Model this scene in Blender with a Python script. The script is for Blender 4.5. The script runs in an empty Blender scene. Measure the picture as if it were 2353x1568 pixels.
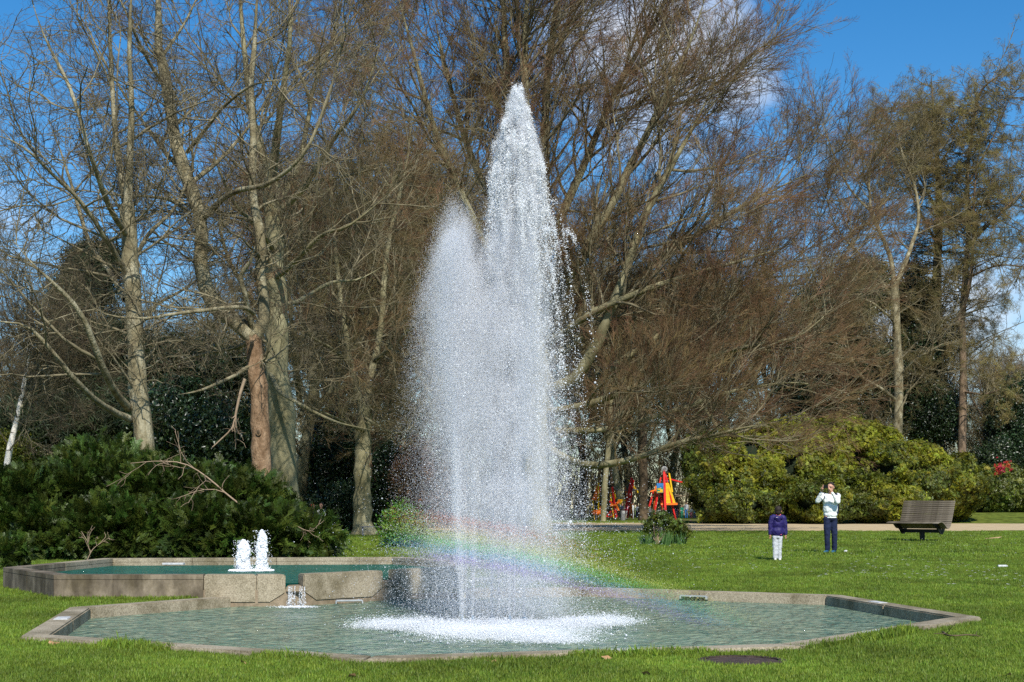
import bpy, bmesh, math, random
import numpy as np
from mathutils import Vector, Matrix, noise
from mathutils.geometry import tessellate_polygon

random.seed(11)
rng = np.random.default_rng(11)
SC = bpy.context.scene
COL = SC.collection
PI = math.pi

# ------------------------------------------------------------------ camera, sky, sun, exposure
cam_d = bpy.data.cameras.new('camera'); cam = bpy.data.objects.new('camera', cam_d); COL.objects.link(cam)
cam.location = (0, 0, 1.15); cam.rotation_euler = (math.radians(90), 0, 0)
cam_d.lens = 50; cam_d.sensor_width = 36; cam_d.shift_y = 0.1619; cam_d.clip_end = 3000; cam_d.clip_start = .1
SC.camera = cam
SUN_E = math.radians(43); SUN_A = math.radians(13)
sdir = Vector((math.sin(SUN_A)*math.cos(SUN_E), -math.cos(SUN_A)*math.cos(SUN_E), math.sin(SUN_E)))
sl = bpy.data.lights.new('sun', 'SUN'); sl.energy = 4.6; sl.angle = math.radians(.5); sl.color = (1, .95, .87)
so = bpy.data.objects.new('sun', sl); COL.objects.link(so); so.rotation_euler = sdir.to_track_quat('Z', 'Y').to_euler(); so.location = (5, -20, 30)
W = bpy.data.worlds.new('World'); SC.world = W; W.use_nodes = True
wt = W.node_tree; wt.nodes.clear()
def wn(t, **k):
    n = wt.nodes.new(t)
    for a, b in k.items(): setattr(n, a, b)
    return n
sky = wn('ShaderNodeTexSky', sky_type='NISHITA', sun_disc=False, sun_elevation=SUN_E, sun_rotation=PI-SUN_A, altitude=0, air_density=1.0, dust_density=.1, ozone_density=3.5)
hs = wn('ShaderNodeHueSaturation'); hs.inputs['Saturation'].default_value = 1.36; hs.inputs['Value'].default_value = 1.0
tc = wn('ShaderNodeTexCoord')
mp = wn('ShaderNodeMapping'); mp.inputs['Scale'].default_value = (1, 1, 1.7); mp.inputs['Location'].default_value = (.35, .2, .1)
nz = wn('ShaderNodeTexNoise'); nz.inputs['Scale'].default_value = 3.2; nz.inputs['Detail'].default_value = 9; nz.inputs['Roughness'].default_value = .58
cr = wn('ShaderNodeValToRGB'); cr.color_ramp.elements[0].position = .60; cr.color_ramp.elements[1].position = .78
# a cloud bank behind the great beech
cdir = Vector((.105, 1, .285)).normalized()
dot = wn('ShaderNodeVectorMath', operation='DOT_PRODUCT'); dot.inputs[1].default_value = cdir
mr = wn('ShaderNodeMapRange'); mr.inputs[1].default_value = math.cos(math.radians(6.3)); mr.inputs[2].default_value = 1.0; mr.inputs[3].default_value = 0; mr.inputs[4].default_value = .25
ad = wn('ShaderNodeMath', operation='ADD')
cdir2 = Vector((.30, 1, .085)).normalized()
dot2 = wn('ShaderNodeVectorMath', operation='DOT_PRODUCT'); dot2.inputs[1].default_value = cdir2
mr2 = wn('ShaderNodeMapRange'); mr2.inputs[1].default_value = math.cos(math.radians(9)); mr2.inputs[2].default_value = 1.0; mr2.inputs[3].default_value = 0; mr2.inputs[4].default_value = .12
ad2 = wn('ShaderNodeMath', operation='ADD')
mx = wn('ShaderNodeMixRGB'); mx.inputs[2].default_value = (6.6, 6.8, 7.3, 1)
bg = wn('ShaderNodeBackground'); bg.inputs['Strength'].default_value = .108
wo = wn('ShaderNodeOutputWorld')
L = wt.links.new
L(sky.outputs[0], hs.inputs['Color']); L(tc.outputs['Generated'], mp.inputs['Vector']); L(mp.outputs[0], nz.inputs['Vector'])
L(tc.outputs['Generated'], dot.inputs[0]); L(dot.outputs['Value'], mr.inputs[0]); L(nz.outputs['Fac'], ad.inputs[0]); L(mr.outputs[0], ad.inputs[1])
L(tc.outputs['Generated'], dot2.inputs[0]); L(dot2.outputs['Value'], mr2.inputs[0]); L(ad.outputs[0], ad2.inputs[0]); L(mr2.outputs[0], ad2.inputs[1])
L(ad2.outputs[0], cr.inputs[0]); L(cr.outputs[0], mx.inputs[0]); L(hs.outputs[0], mx.inputs[1]); L(mx.outputs[0], bg.inputs['Color']); L(bg.outputs[0], wo.inputs['Surface'])
SC.view_settings.view_transform = 'Standard'; SC.view_settings.look = 'None'; SC.view_settings.exposure = .36; SC.view_settings.gamma = 1
SC.view_settings.use_curve_mapping = False
SC.cycles.use_denoising = False; SC.cycles.max_bounces = 6; SC.cycles.diffuse_bounces = 2; SC.cycles.glossy_bounces = 2; SC.cycles.transmission_bounces = 3; SC.cycles.transparent_max_bounces = 8
SC.cycles.sample_clamp_indirect = 4; SC.cycles.caustics_reflective = False; SC.cycles.caustics_refractive = False

# ------------------------------------------------------------------ helpers
F0 = 3268.0
def V3(px, py, d): return (( px-1176.5)*d/F0, d, 1.15+(1165-py)*d/F0)
def GP(px, py, z=0.0):
    d = (1.15-z)*F0/(py-1165); return ((px-1176.5)*d/F0, d, z)

def tag(o, label=None, cat=None, group=None, kind=None):
    if label: o['label'] = label
    if cat: o['category'] = cat
    if group: o['group'] = group
    if kind: o['kind'] = kind
    return o
def empty(name, loc=(0,0,0), label=None, cat=None, group=None, rz=0):
    o = bpy.data.objects.new(name, None); COL.objects.link(o); o.location = loc; o.rotation_euler = (0,0,rz)
    o.empty_display_size = .2
    return tag(o, label, cat, group)
def mesh_np(name, V, F, mats=(), smooth=False, attr=None):
    """V (n,3); F list of arrays (m,k)"""
    me = bpy.data.meshes.new(name)
    V = np.ascontiguousarray(V, dtype=np.float32)
    if isinstance(F, np.ndarray): F = [F]
    me.vertices.add(len(V)); me.vertices.foreach_set('co', V.ravel())
    li = np.concatenate([f.ravel() for f in F]).astype(np.int32)
    tot = np.concatenate([np.full(len(f), f.shape[1], np.int32) for f in F])
    st = np.concatenate([[0], np.cumsum(tot)[:-1]]).astype(np.int32)
    me.loops.add(len(li)); me.loops.foreach_set('vertex_index', li)
    me.polygons.add(len(tot)); me.polygons.foreach_set('loop_start', st)
    if smooth: me.polygons.foreach_set('use_smooth', np.ones(len(tot), bool))
    me.update(calc_edges=True); me.validate()
    for m in (mats if isinstance(mats, (list, tuple)) else [mats]): me.materials.append(m)
    return me
def obj(name, me, parent=None):
    o = bpy.data.objects.new(name, me); COL.objects.link(o)
    if parent is not None: o.parent = parent
    return o
def from_bm(name, bm, mat, parent=None, smooth=False, bevel=0, seg=1):
    if bevel: bmesh.ops.bevel(bm, geom=bm.edges[:], offset=bevel, segments=seg, affect='EDGES', clamp_overlap=True)
    bmesh.ops.recalc_face_normals(bm, faces=bm.faces[:])
    me = bpy.data.meshes.new(name); bm.to_mesh(me); bm.free()
    for m in (mat if isinstance(mat, (list, tuple)) else [mat]): me.materials.append(m)
    if smooth:
        for p in me.polygons: p.use_smooth = True
    return obj(name, me, parent)
def bm_box(bm, c, s, rot=None):
    m = Matrix.Translation(c) @ (rot.to_4x4() if rot else Matrix.Identity(4)) @ Matrix.Diagonal((s[0], s[1], s[2], 1))
    return bmesh.ops.create_cube(bm, size=1, matrix=m)
def bm_beam(bm, a, b, w, h=None):
    a = Vector(a); b = Vector(b); h = h or w; d = b-a
    q = d.to_track_quat('Z', 'Y')
    bm_box(bm, (a+b)/2, (w, h, d.length), q.to_matrix())
def bm_cyl(bm, a, b, r1, r2=None, seg=10):
    a = Vector(a); b = Vector(b); d = b-a; r2 = r1 if r2 is None else r2
    m = Matrix.Translation((a+b)/2) @ d.to_track_quat('Z', 'Y').to_matrix().to_4x4()
    bmesh.ops.create_cone(bm, cap_ends=True, segments=seg, radius1=r1, radius2=r2, depth=d.length, matrix=m)
def bm_prism(bm, poly, z0, z1):
    lo = [bm.verts.new((p[0], p[1], z0)) for p in poly]; hi = [bm.verts.new((p[0], p[1], z1)) for p in poly]
    n = len(poly)
    bm.faces.new(hi); bm.faces.new(lo[::-1])
    for i in range(n): bm.faces.new((lo[i], lo[(i+1) % n], hi[(i+1) % n], hi[i]))

# ------------------------------------------------------------------ materials
def srgb(r, g, b):
    f = lambda c: (c/255/12.92) if c/255 <= .04045 else ((c/255+.055)/1.055)**2.4
    return (f(r), f(g), f(b), 1)
def mat(name, c1, c2=None, c3=None, scale=5, rough=.85, bump=0, bscale=None, detail=6, spec=.3, trans=0, rnd=0, metal=0, stretch=None, coords='Object', pos=(.35, .65), bdist=.02):
    m = bpy.data.materials.new(name); m.use_nodes = True; nt = m.node_tree; ns = nt.nodes; ns.clear()
    out = ns.new('ShaderNodeOutputMaterial'); b = ns.new('ShaderNodeBsdfPrincipled'); lk = nt.links.new
    b.inputs['Roughness'].default_value = rough; b.inputs['Specular IOR Level'].default_value = spec; b.inputs['Metallic'].default_value = metal
    c1 = tuple(c1)[:3]+(1,); b.inputs['Base Color'].default_value = c1
    src = None
    if c2 is not None or bump:
        t = ns.new('ShaderNodeTexCoord'); mpn = ns.new('ShaderNodeMapping'); lk(t.outputs[coords], mpn.inputs[0])
        if stretch: mpn.inputs['Scale'].default_value = stretch
    if c2 is not None:
        n = ns.new('ShaderNodeTexNoise'); n.inputs['Scale'].default_value = scale; n.inputs['Detail'].default_value = detail; n.inputs['Roughness'].default_value = .62
        lk(mpn.outputs[0], n.inputs['Vector'])
        r = ns.new('ShaderNodeValToRGB'); r.color_ramp.elements[0].position = pos[0]; r.color_ramp.elements[1].position = pos[1]
        r.color_ramp.elements[0].color = c1; r.color_ramp.elements[1].color = tuple(c2)[:3]+(1,)
        if c3 is not None:
            e = r.color_ramp.elements.new((pos[0]+pos[1])/2); e.color = tuple(c3)[:3]+(1,)
        lk(n.outputs['Fac'], r.inputs[0]); src = r.outputs[0]
        if name in ('exposed_aggregate_concrete', 'weathered_concrete', 'lawn_grass', 'weathered_slats'):
            gn = ns.new('ShaderNodeTexNoise'); gn.inputs['Scale'].default_value = 1.7; gn.inputs['Detail'].default_value = 9; gn.inputs['Roughness'].default_value = .7; lk(t.outputs[coords], gn.inputs['Vector'])
            gr = ns.new('ShaderNodeValToRGB'); gr.color_ramp.elements[0].position = .38; gr.color_ramp.elements[1].position = .56; gr.color_ramp.elements[0].color = (.52,.50,.42,1); gr.color_ramp.elements[1].color = (1.06,1.05,1.03,1); lk(gn.outputs['Fac'], gr.inputs[0])
            gm = ns.new('ShaderNodeMixRGB'); gm.blend_type = 'MULTIPLY'; gm.inputs[0].default_value = 1; lk(src, gm.inputs[1]); lk(gr.outputs[0], gm.inputs[2]); src = gm.outputs[0]
    if rnd:
        oi = ns.new('ShaderNodeObjectInfo'); h = ns.new('ShaderNodeHueSaturation')
        if src is None: h.inputs['Color'].default_value = c1
        else: lk(src, h.inputs['Color'])
        m1 = ns.new('ShaderNodeMapRange'); m1.inputs[3].default_value = 1-rnd; m1.inputs[4].default_value = 1+rnd*1.1; lk(oi.outputs['Random'], m1.inputs[0])
        ln_ = ns.new('ShaderNodeTexNoise'); ln_.inputs['Scale'].default_value = .55; ln_.inputs['Detail'].default_value = 3; lk(oi.outputs['Location'], ln_.inputs['Vector'])
        m3 = ns.new('ShaderNodeMapRange'); m3.inputs[1].default_value = .3; m3.inputs[2].default_value = .7; m3.inputs[3].default_value = .66; m3.inputs[4].default_value = 1.34; lk(ln_.outputs['Fac'], m3.inputs[0])
        mu = ns.new('ShaderNodeMath'); mu.operation = 'MULTIPLY'; lk(m1.outputs[0], mu.inputs[0]); lk(m3.outputs[0], mu.inputs[1]); lk(mu.outputs[0], h.inputs['Value'])
        wnz = ns.new('ShaderNodeTexWhiteNoise'); wnz.noise_dimensions = '1D'; lk(oi.outputs['Random'], wnz.inputs['W'])
        m2 = ns.new('ShaderNodeMapRange'); m2.inputs[3].default_value = .5-rnd*.06; m2.inputs[4].default_value = .5+rnd*.06; lk(wnz.outputs['Value'], m2.inputs[0]); lk(m2.outputs[0], h.inputs['Hue'])
        src = h.outputs[0]
    if src is not None: lk(src, b.inputs['Base Color'])
    if bump:
        n2 = ns.new('ShaderNodeTexNoise'); n2.inputs['Scale'].default_value = bscale or scale*4; n2.inputs['Detail'].default_value = 5; lk(mpn.outputs[0], n2.inputs['Vector'])
        bp = ns.new('ShaderNodeBump'); bp.inputs['Strength'].default_value = bump; bp.inputs['Distance'].default_value = bdist; lk(n2.outputs['Fac'], bp.inputs['Height']); lk(bp.outputs[0], b.inputs['Normal'])
    sh = b.outputs[0]
    if trans:
        tr = ns.new('ShaderNodeBsdfTranslucent'); mxs = ns.new('ShaderNodeMixShader'); mxs.inputs[0].default_value = trans
        if src is not None: lk(src, tr.inputs['Color'])
        else: tr.inputs['Color'].default_value = c1
        lk(sh, mxs.inputs[1]); lk(tr.outputs[0], mxs.inputs[2]); sh = mxs.outputs[0]
    lk(sh, out.inputs['Surface'])
    return m

M = {}
M['lawn'] = mat('lawn_grass', (.085,.115,.018), (.15,.185,.03), (.11,.145,.022), scale=.9, rough=.9, bump=.6, bscale=30, detail=10, spec=.1)
M['blade'] = mat('grass_blade', (.225,.315,.036), (.14,.21,.024), scale=.5, rough=.5, spec=.3, trans=.42, rnd=.35)
M['path'] = mat('sandy_gravel', (.40,.30,.165), (.56,.44,.265), (.48,.37,.21), scale=1.2, rough=.95, bump=.5, bscale=18, detail=10)
M['asphalt'] = mat('pale_asphalt', (.18,.17,.16), (.26,.25,.24), scale=3, rough=.9)
M['soil'] = mat('bare_soil', (.06,.04,.022), (.16,.11,.06), scale=4, rough=.95, bump=.6, bscale=25)
M['concrete'] = mat('exposed_aggregate_concrete', (.16,.132,.088), (.48,.425,.315), (.33,.285,.205), scale=60, rough=.92, bump=.5, bscale=110, detail=8, pos=(.3, .72), bdist=.006)
M['concrete_dirty'] = mat('weathered_concrete', (.085,.068,.048), (.33,.275,.20), (.18,.148,.105), scale=4.5, rough=.93, bump=.5, bscale=90, detail=12, pos=(.33, .7), stretch=(1,1,.35), bdist=.005)
M['concrete_wet'] = mat('wet_concrete', (.17,.13,.08), (.32,.25,.17), scale=9, rough=.6, bump=.3, bscale=50, detail=10)
M['floor_low'] = mat('pool_floor_pale_green', (.16,.25,.17), (.36,.43,.27), (.25,.36,.25), scale=2.6, rough=.8, detail=9, pos=(.38, .62))
M['floor_up'] = mat('pool_floor_teal', (.008,.10,.085), (.02,.20,.16), scale=2.5, rough=.8, detail=8)
M['steel'] = mat('dull_steel', (.42,.44,.45), (.6,.61,.6), scale=12, rough=.45, metal=.6)
M['white_plate'] = mat('pale_plate', (.38,.40,.41), (.58,.58,.56), scale=20, rough=.6)
M['nozzle'] = mat('blue_pipe', (.03,.22,.42), (.05,.3,.5), scale=10, rough=.4)
M['iron'] = mat('rusty_iron', (.035,.025,.02), (.09,.06,.045), scale=14, rough=.8, bump=.7, bscale=60)
M['bark_grey'] = mat('grey_lichen_bark', (.11,.09,.05), (.37,.34,.23), (.22,.19,.11), scale=3.5, rough=.95, bump=1, bscale=22, detail=12, stretch=(1,1,.45), bdist=.04)
M['bark_branch'] = mat('branch_bark', (.10,.082,.045), (.25,.22,.14), (.17,.145,.085), scale=2, rough=.95)
M['bark_brown'] = mat('brown_bark', (.12,.07,.035), (.34,.23,.14), (.22,.14,.08), scale=4.5, rough=.95, bump=1, bscale=25, detail=12, stretch=(1,1,.5), bdist=.04)
M['bark_beech'] = mat('smooth_olive_beech_bark', (.13,.115,.055), (.31,.285,.17), (.21,.19,.105), scale=1.6, rough=.9, bump=.8, bscale=12, detail=12, stretch=(1,1,.4), bdist=.03)
M['bark_larch'] = mat('larch_bark', (.10,.07,.045), (.27,.19,.125), scale=6, rough=.95, bump=1, bscale=20, detail=10, stretch=(1,1,.35), bdist=.05)
M['bark_birch'] = mat('birch_bark', (.10,.08,.06), (.72,.68,.6), scale=5, rough=.8, bump=.4, detail=8, stretch=(.4,.4,1.6), pos=(.36, .46))
M['bark_dark'] = mat('dark_bark', (.05,.035,.02), (.15,.11,.065), scale=3, rough=.95, bump=.8, bscale=20)
M['twig_red'] = mat('red_brown_twigs', (.145,.08,.038), (.175,.125,.058), scale=1.3, rough=.8, rnd=.45)
M['twig_olive'] = mat('olive_twigs', (.12,.095,.04), (.19,.155,.07), scale=1.1, rough=.85, rnd=.4)
M['twig_grey'] = mat('grey_twigs', (.075,.055,.032), (.16,.135,.08), scale=1.2, rough=.85, rnd=.4)
M['larch_twig'] = mat('larch_twigs', (.19,.14,.05), (.20,.18,.06), scale=1.3, rough=.85, rnd=.4)
M['yew'] = mat('yew_needles', (.028,.055,.007), (.075,.105,.012), scale=1.4, rough=.5, rnd=.5, trans=.15, spec=.4)
M['yew_core'] = mat('yew_inner', (.006,.012,.004), (.012,.022,.006), scale=3, rough=.9)  # near-black, shade deep among the leaves painted as a colour
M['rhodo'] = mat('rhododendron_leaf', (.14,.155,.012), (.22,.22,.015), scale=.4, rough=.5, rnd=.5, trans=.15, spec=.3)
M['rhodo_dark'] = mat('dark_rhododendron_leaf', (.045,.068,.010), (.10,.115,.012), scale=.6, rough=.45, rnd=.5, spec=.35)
M['holly'] = mat('holly_leaf', (.012,.028,.010), (.03,.05,.015), scale=.5, rough=.35, rnd=.5, spec=.5)
M['conifer'] = mat('dark_conifer_needles', (.014,.028,.010), (.035,.045,.018), scale=.5, rough=.6, rnd=.5)
M['fresh_leaf'] = mat('fresh_green_leaf', (.06,.15,.015), (.11,.2,.03), scale=.7, rough=.45, rnd=.4, trans=.3)
M['brown_leaf'] = mat('withered_copper_leaf', (.30,.15,.075), (.42,.24,.13), scale=.7, rough=.6, rnd=.4, trans=.3)
M['yellow_shrub'] = mat('yellow_green_leaf', (.17,.19,.015), (.22,.22,.03), scale=.7, rough=.5, rnd=.4, trans=.2)
M['red_bloom'] = mat('red_blossom', (.45,.02,.03), (.6,.05,.05), scale=2, rough=.6, rnd=.3)
M['dead_twig'] = mat('pale_dead_twig', (.24,.17,.11), (.36,.27,.18), scale=5, rough=.9)
M['iris'] = mat('iris_blades', (.07,.16,.04), (.12,.22,.06), scale=2, rough=.5, trans=.3)
M['daisy'] = mat('daisy_petals', (.82,.82,.78), rough=.7)
M['litter_leaf'] = mat('fallen_leaf', (.38,.2,.09), (.5,.32,.17), scale=6, rough=.8)
M['cardboard'] = mat('cardboard', (.48,.3,.16), (.55,.37,.22), scale=6, rough=.9)
M['wood'] = mat('weathered_slats', (.065,.052,.038), (.24,.205,.155), (.15,.125,.092), scale=5, rough=.85, bump=.5, bscale=30, detail=10, stretch=(.3,3,3))
M['black'] = mat('black_metal', (.008,.008,.009), rough=.5)
M['skin'] = mat('skin', (.50,.27,.18), (.56,.31,.21), scale=9, rough=.6)
M['skin_brown'] = mat('tanned_skin', (.38,.19,.11), rough=.6)
M['hair'] = mat('dark_hair', (.012,.008,.006), (.03,.02,.015), scale=30, rough=.7)
M['hair_red'] = mat('red_hair', (.35,.05,.02), (.45,.09,.03), scale=30, rough=.7)
M['white_shirt'] = mat('white_sweatshirt', (.74,.78,.76), (.82,.84,.82), scale=4, rough=.9, bump=.5, bscale=9)
M['grey_print'] = mat('grey_chest_panel', (.11,.16,.20), (.14,.19,.23), scale=6, rough=.9)
M['navy'] = mat('navy_cloth', (.008,.014,.042), (.014,.022,.06), scale=5, rough=.9, bump=.5, bscale=9)
M['purple'] = mat('purple_blue_jacket', (.013,.010,.075), (.020,.013,.105), scale=6, rough=.6, bump=.8, bscale=11)
M['grey_cloth'] = mat('light_grey_cloth', (.42,.44,.47), (.52,.54,.56), scale=8, rough=.9, bump=.7, bscale=14)
M['shoe_blue'] = mat('blue_trainers', (.01,.07,.16), (.02,.12,.25), scale=20, rough=.6)
M['pink'] = mat('pink_cloth', (.75,.12,.2), rough=.8)
M['sole'] = mat('pale_sole', (.7,.68,.62), rough=.8)
M['glass_dark'] = mat('spectacle_lens', (.02,.02,.025), rough=.1, spec=.6)
M['p_red'] = mat('red_paint', (.62,.02,.02), (.7,.035,.025), scale=2, rough=.55)
M['p_orange'] = mat('orange_paint', (.75,.14,.015), (.8,.2,.02), scale=2, rough=.6)
M['p_yellow'] = mat('yellow_paint', (.75,.45,.01), (.8,.5,.015), scale=2, rough=.6)
M['p_green'] = mat('green_cloth', (.01,.22,.12), (.015,.28,.16), scale=3, rough=.8)
M['p_blue'] = mat('blue_cloth', (.03,.16,.42), (.04,.2,.5), scale=3, rough=.8)
M['p_grey'] = mat('grey_post', (.12,.12,.125), (.2,.2,.2), scale=5, rough=.7)
M['rope'] = mat('rope', (.3,.22,.15), rough=.9)

def drops_mat(name, col, tr=.35):
    m = bpy.data.materials.new(name); m.use_nodes = True; nt = m.node_tree; nt.nodes.clear(); lk = nt.links.new
    out = nt.nodes.new('ShaderNodeOutputMaterial'); d = nt.nodes.new('ShaderNodeBsdfDiffuse'); t = nt.nodes.new('ShaderNodeBsdfTranslucent'); mxs = nt.nodes.new('ShaderNodeMixShader')
    d.inputs[0].default_value = col; t.inputs[0].default_value = col; mxs.inputs[0].default_value = tr
    lk(d.outputs[0], mxs.inputs[1]); lk(t.outputs[0], mxs.inputs[2]); lk(mxs.outputs[0], out.inputs[0])
    return m
M['drops'] = drops_mat('water_droplets', (.86,.88,.92,1))
M['foam'] = drops_mat('white_foam', (.9,.92,.94,1), .3)

def water_mat(name, tint, bscale, bstr, refl=1.0, fine=30, stretch=(1,1,1), cols=((.14,.28,.21,1), (.45,.53,.36,1))):
    m = bpy.data.materials.new(name); m.use_nodes = True; nt = m.node_tree; nt.nodes.clear(); lk = nt.links.new
    out = nt.nodes.new('ShaderNodeOutputMaterial'); tcn = nt.nodes.new('ShaderNodeTexCoord'); mpn = nt.nodes.new('ShaderNodeMapping'); mpn.inputs['Scale'].default_value = stretch
    lk(tcn.outputs['Object'], mpn.inputs[0])
    n1 = nt.nodes.new('ShaderNodeTexNoise'); n1.inputs['Scale'].default_value = bscale; n1.inputs['Detail'].default_value = 7; n1.inputs['Distortion'].default_value = 2.0
    n2 = nt.nodes.new('ShaderNodeTexNoise'); n2.inputs['Scale'].default_value = fine; n2.inputs['Detail'].default_value = 2; n2.inputs['Distortion'].default_value = .6
    lk(mpn.outputs[0], n1.inputs['Vector']); lk(mpn.outputs[0], n2.inputs['Vector'])
    mm = nt.nodes.new('ShaderNodeMath'); mm.operation = 'MULTIPLY_ADD'; mm.inputs[1].default_value = .3
    lk(n2.outputs['Fac'], mm.inputs[0]); lk(n1.outputs['Fac'], mm.inputs[2])
    bp = nt.nodes.new('ShaderNodeBump'); bp.inputs['Strength'].default_value = 1; bp.inputs['Distance'].default_value = bstr; lk(mm.outputs[0], bp.inputs['Height'])
    fr = nt.nodes.new('ShaderNodeFresnel'); fr.inputs['IOR'].default_value = 1.33; lk(bp.outputs[0], fr.inputs['Normal'])
    fm = nt.nodes.new('ShaderNodeMath'); fm.operation = 'MULTIPLY'; fm.inputs[1].default_value = refl; lk(fr.outputs[0], fm.inputs[0])
    gl = nt.nodes.new('ShaderNodeBsdfGlossy'); gl.inputs['Roughness'].default_value = .04; lk(bp.outputs[0], gl.inputs['Normal'])
    rf = nt.nodes.new('ShaderNodeBsdfTransparent'); rf.inputs['Color'].default_value = tint
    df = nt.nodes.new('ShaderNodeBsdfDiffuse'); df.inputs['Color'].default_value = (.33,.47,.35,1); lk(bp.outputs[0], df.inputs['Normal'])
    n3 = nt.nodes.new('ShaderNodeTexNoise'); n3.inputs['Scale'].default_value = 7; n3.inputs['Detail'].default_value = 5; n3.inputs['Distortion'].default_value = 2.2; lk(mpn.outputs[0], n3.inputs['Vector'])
    r3 = nt.nodes.new('ShaderNodeValToRGB'); r3.color_ramp.elements[0].position = .36; r3.color_ramp.elements[1].position = .64; r3.color_ramp.elements[0].color = cols[0]; r3.color_ramp.elements[1].color = cols[1]; lk(n3.outputs['Fac'], r3.inputs[0]); lk(r3.outputs[0], df.inputs['Color'])  # reflection pattern of the ripples painted into the diffuse colour as noise patches
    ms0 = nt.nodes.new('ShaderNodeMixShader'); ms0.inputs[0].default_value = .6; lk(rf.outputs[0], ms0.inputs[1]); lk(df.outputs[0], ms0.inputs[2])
    ms = nt.nodes.new('ShaderNodeMixShader'); lk(fm.outputs[0], ms.inputs[0]); lk(ms0.outputs[0], ms.inputs[1]); lk(gl.outputs[0], ms.inputs[2])
    lk(ms.outputs[0], out.inputs[0]); m['df'] = 1
    return m, df
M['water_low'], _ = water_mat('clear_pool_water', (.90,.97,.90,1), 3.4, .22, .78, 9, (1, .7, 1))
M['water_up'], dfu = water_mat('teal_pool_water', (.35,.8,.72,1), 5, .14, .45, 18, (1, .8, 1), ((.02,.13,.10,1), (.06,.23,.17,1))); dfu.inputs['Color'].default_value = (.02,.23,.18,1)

# ------------------------------------------------------------------ ground
C1 = (-.06, 14.93)
oct_pts = [(4.69,14.2), (4.11,17.8), (.99,19.6), (-2.7,18.8), (-4.86,15.6), (-4.19,12.1), (-1.06,10.26), (2.3,11.24)]   # 0=right tip,1,2=back,3=under raised pool,4=back left,5=left tip,6,7=near
RA = [(-5.59,17.35), (-2.66,17.42), (-1.62,18.55), (-.72,19.6), (-.72,21.8), (-1.86,23.6), (-6.6,23.0), (-6.98,19.5)]   # raised basin outline, counter-clockwise from front left
def inset(poly, w):
    n = len(poly); out = []
    for i in range(n):
        p0, p1, p2 = Vector(poly[i-1]), Vector(poly[i]), Vector(poly[(i+1) % n])
        d1 = (p1-p0).normalized(); d2 = (p2-p1).normalized()
        n1 = Vector((-d1.y, d1.x)); n2 = Vector((-d2.y, d2.x))
        b = (n1+n2).normalized(); out.append(tuple(p1 + b*(w/max(.3, b.dot(n1)))))
    return out
oct_in = inset(oct_pts, .24); RA_in = inset(RA, .22)
def inside(poly, X, Y):
    r = np.zeros(len(X), bool); n = len(poly)
    for i in range(n):
        x0, y0 = poly[i]; x1, y1 = poly[(i+1) % n]
        c = ((y0 > Y) != (y1 > Y)) & (X < (x1-x0)*(Y-y0)/((y1-y0) or 1e-9)+x0)
        r ^= c
    return r
outer = [(-700, 2), (700, 2), (700, 1500), (-700, 1500)]
hole = oct_pts
vs = [Vector((x, y, 0)) for x, y in outer+hole]
tris = tessellate_polygon([[Vector((x, y, 0)) for x, y in outer], [Vector((x, y, 0)) for x, y in hole[::-1]]])
idx = list(range(4)) + list(range(4, 12))[::-1]
bm = bmesh.new(); bv = [bm.verts.new(v) for v in vs]
for t in tris:
    try: bm.faces.new([bv[idx[i]] for i in t])
    except ValueError: pass
bm.normal_update()
for f in bm.faces:
    if f.normal.z < 0: f.normal_flip()
me = bpy.data.meshes.new('lawn'); bm.to_mesh(me); bm.free(); me.materials.append(M['lawn'])
tag(obj('lawn', me), kind='structure', label='sunlit green lawn round the fountain pools')
def sheet(name, pts, z, m, label=None):
    bm = bmesh.new(); f = bm.faces.new([bm.verts.new((x, y, z)) for x, y in pts]); bm.normal_update()
    if f.normal.z < 0: f.normal_flip()
    me = bpy.data.meshes.new(name); bm.to_mesh(me); bm.free(); me.materials.append(m)
    return tag(obj(name, me), kind='structure', label=label)
def wavy(pts, amp, n=10, seed=3):
    r = random.Random(seed); out = []
    for i in range(len(pts)):
        a, b = pts[i], pts[(i+1) % len(pts)]
        for k in range(n):
            t = k/n; out.append((a[0]+(b[0]-a[0])*t+r.uniform(-amp, amp), a[1]+(b[1]-a[1])*t+r.uniform(-amp, amp)*2))
    return out
sheet('sandy_path', wavy([(-6, 70), (18, 67), (32, 71), (60, 76), (60, 98), (34, 97), (14, 104), (-8, 106)], .4), .004, M['path'], 'pale sandy path crossing behind the lawn')
sheet('asphalt_path', [(-30, 39.5), (-13.2, 39.5), (-13.4, 43), (-30, 43)], .004, M['asphalt'])
sheet('soil_patch', wavy([GP(800, 1271)[:2], GP(905, 1268)[:2], GP(900, 1262)[:2], GP(830, 1261)[:2]], .12, 6), .004, M['soil'])
sheet('bare_ground', wavy([(11, 104), (40, 99.5), (40, 125), (11, 125)], .5), .006, M['soil'])
# grass bank rising behind the path on the right
gx, gy = np.meshgrid(np.linspace(17, 70, 54), np.linspace(96, 150, 40))
sm = lambda t: np.clip(t, 0, 1)**2*(3-2*np.clip(t, 0, 1))
gz = -.05 + .75*sm((gx-20)/14)*sm((gy-97)/9) + .03*np.sin(gx*1.3)*np.cos(gy*.9)
Vb = np.stack([gx.ravel(), gy.ravel(), gz.ravel()], 1); nx = gx.shape[1]
I = np.arange(gx.size).reshape(gx.shape)
Fb = np.stack([I[:-1, :-1].ravel(), I[:-1, 1:].ravel(), I[1:, 1:].ravel(), I[1:, :-1].ravel()], 1)
tag(obj('grass_bank', mesh_np('grass_bank', Vb, Fb, M['lawn'], True)), kind='structure')

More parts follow.
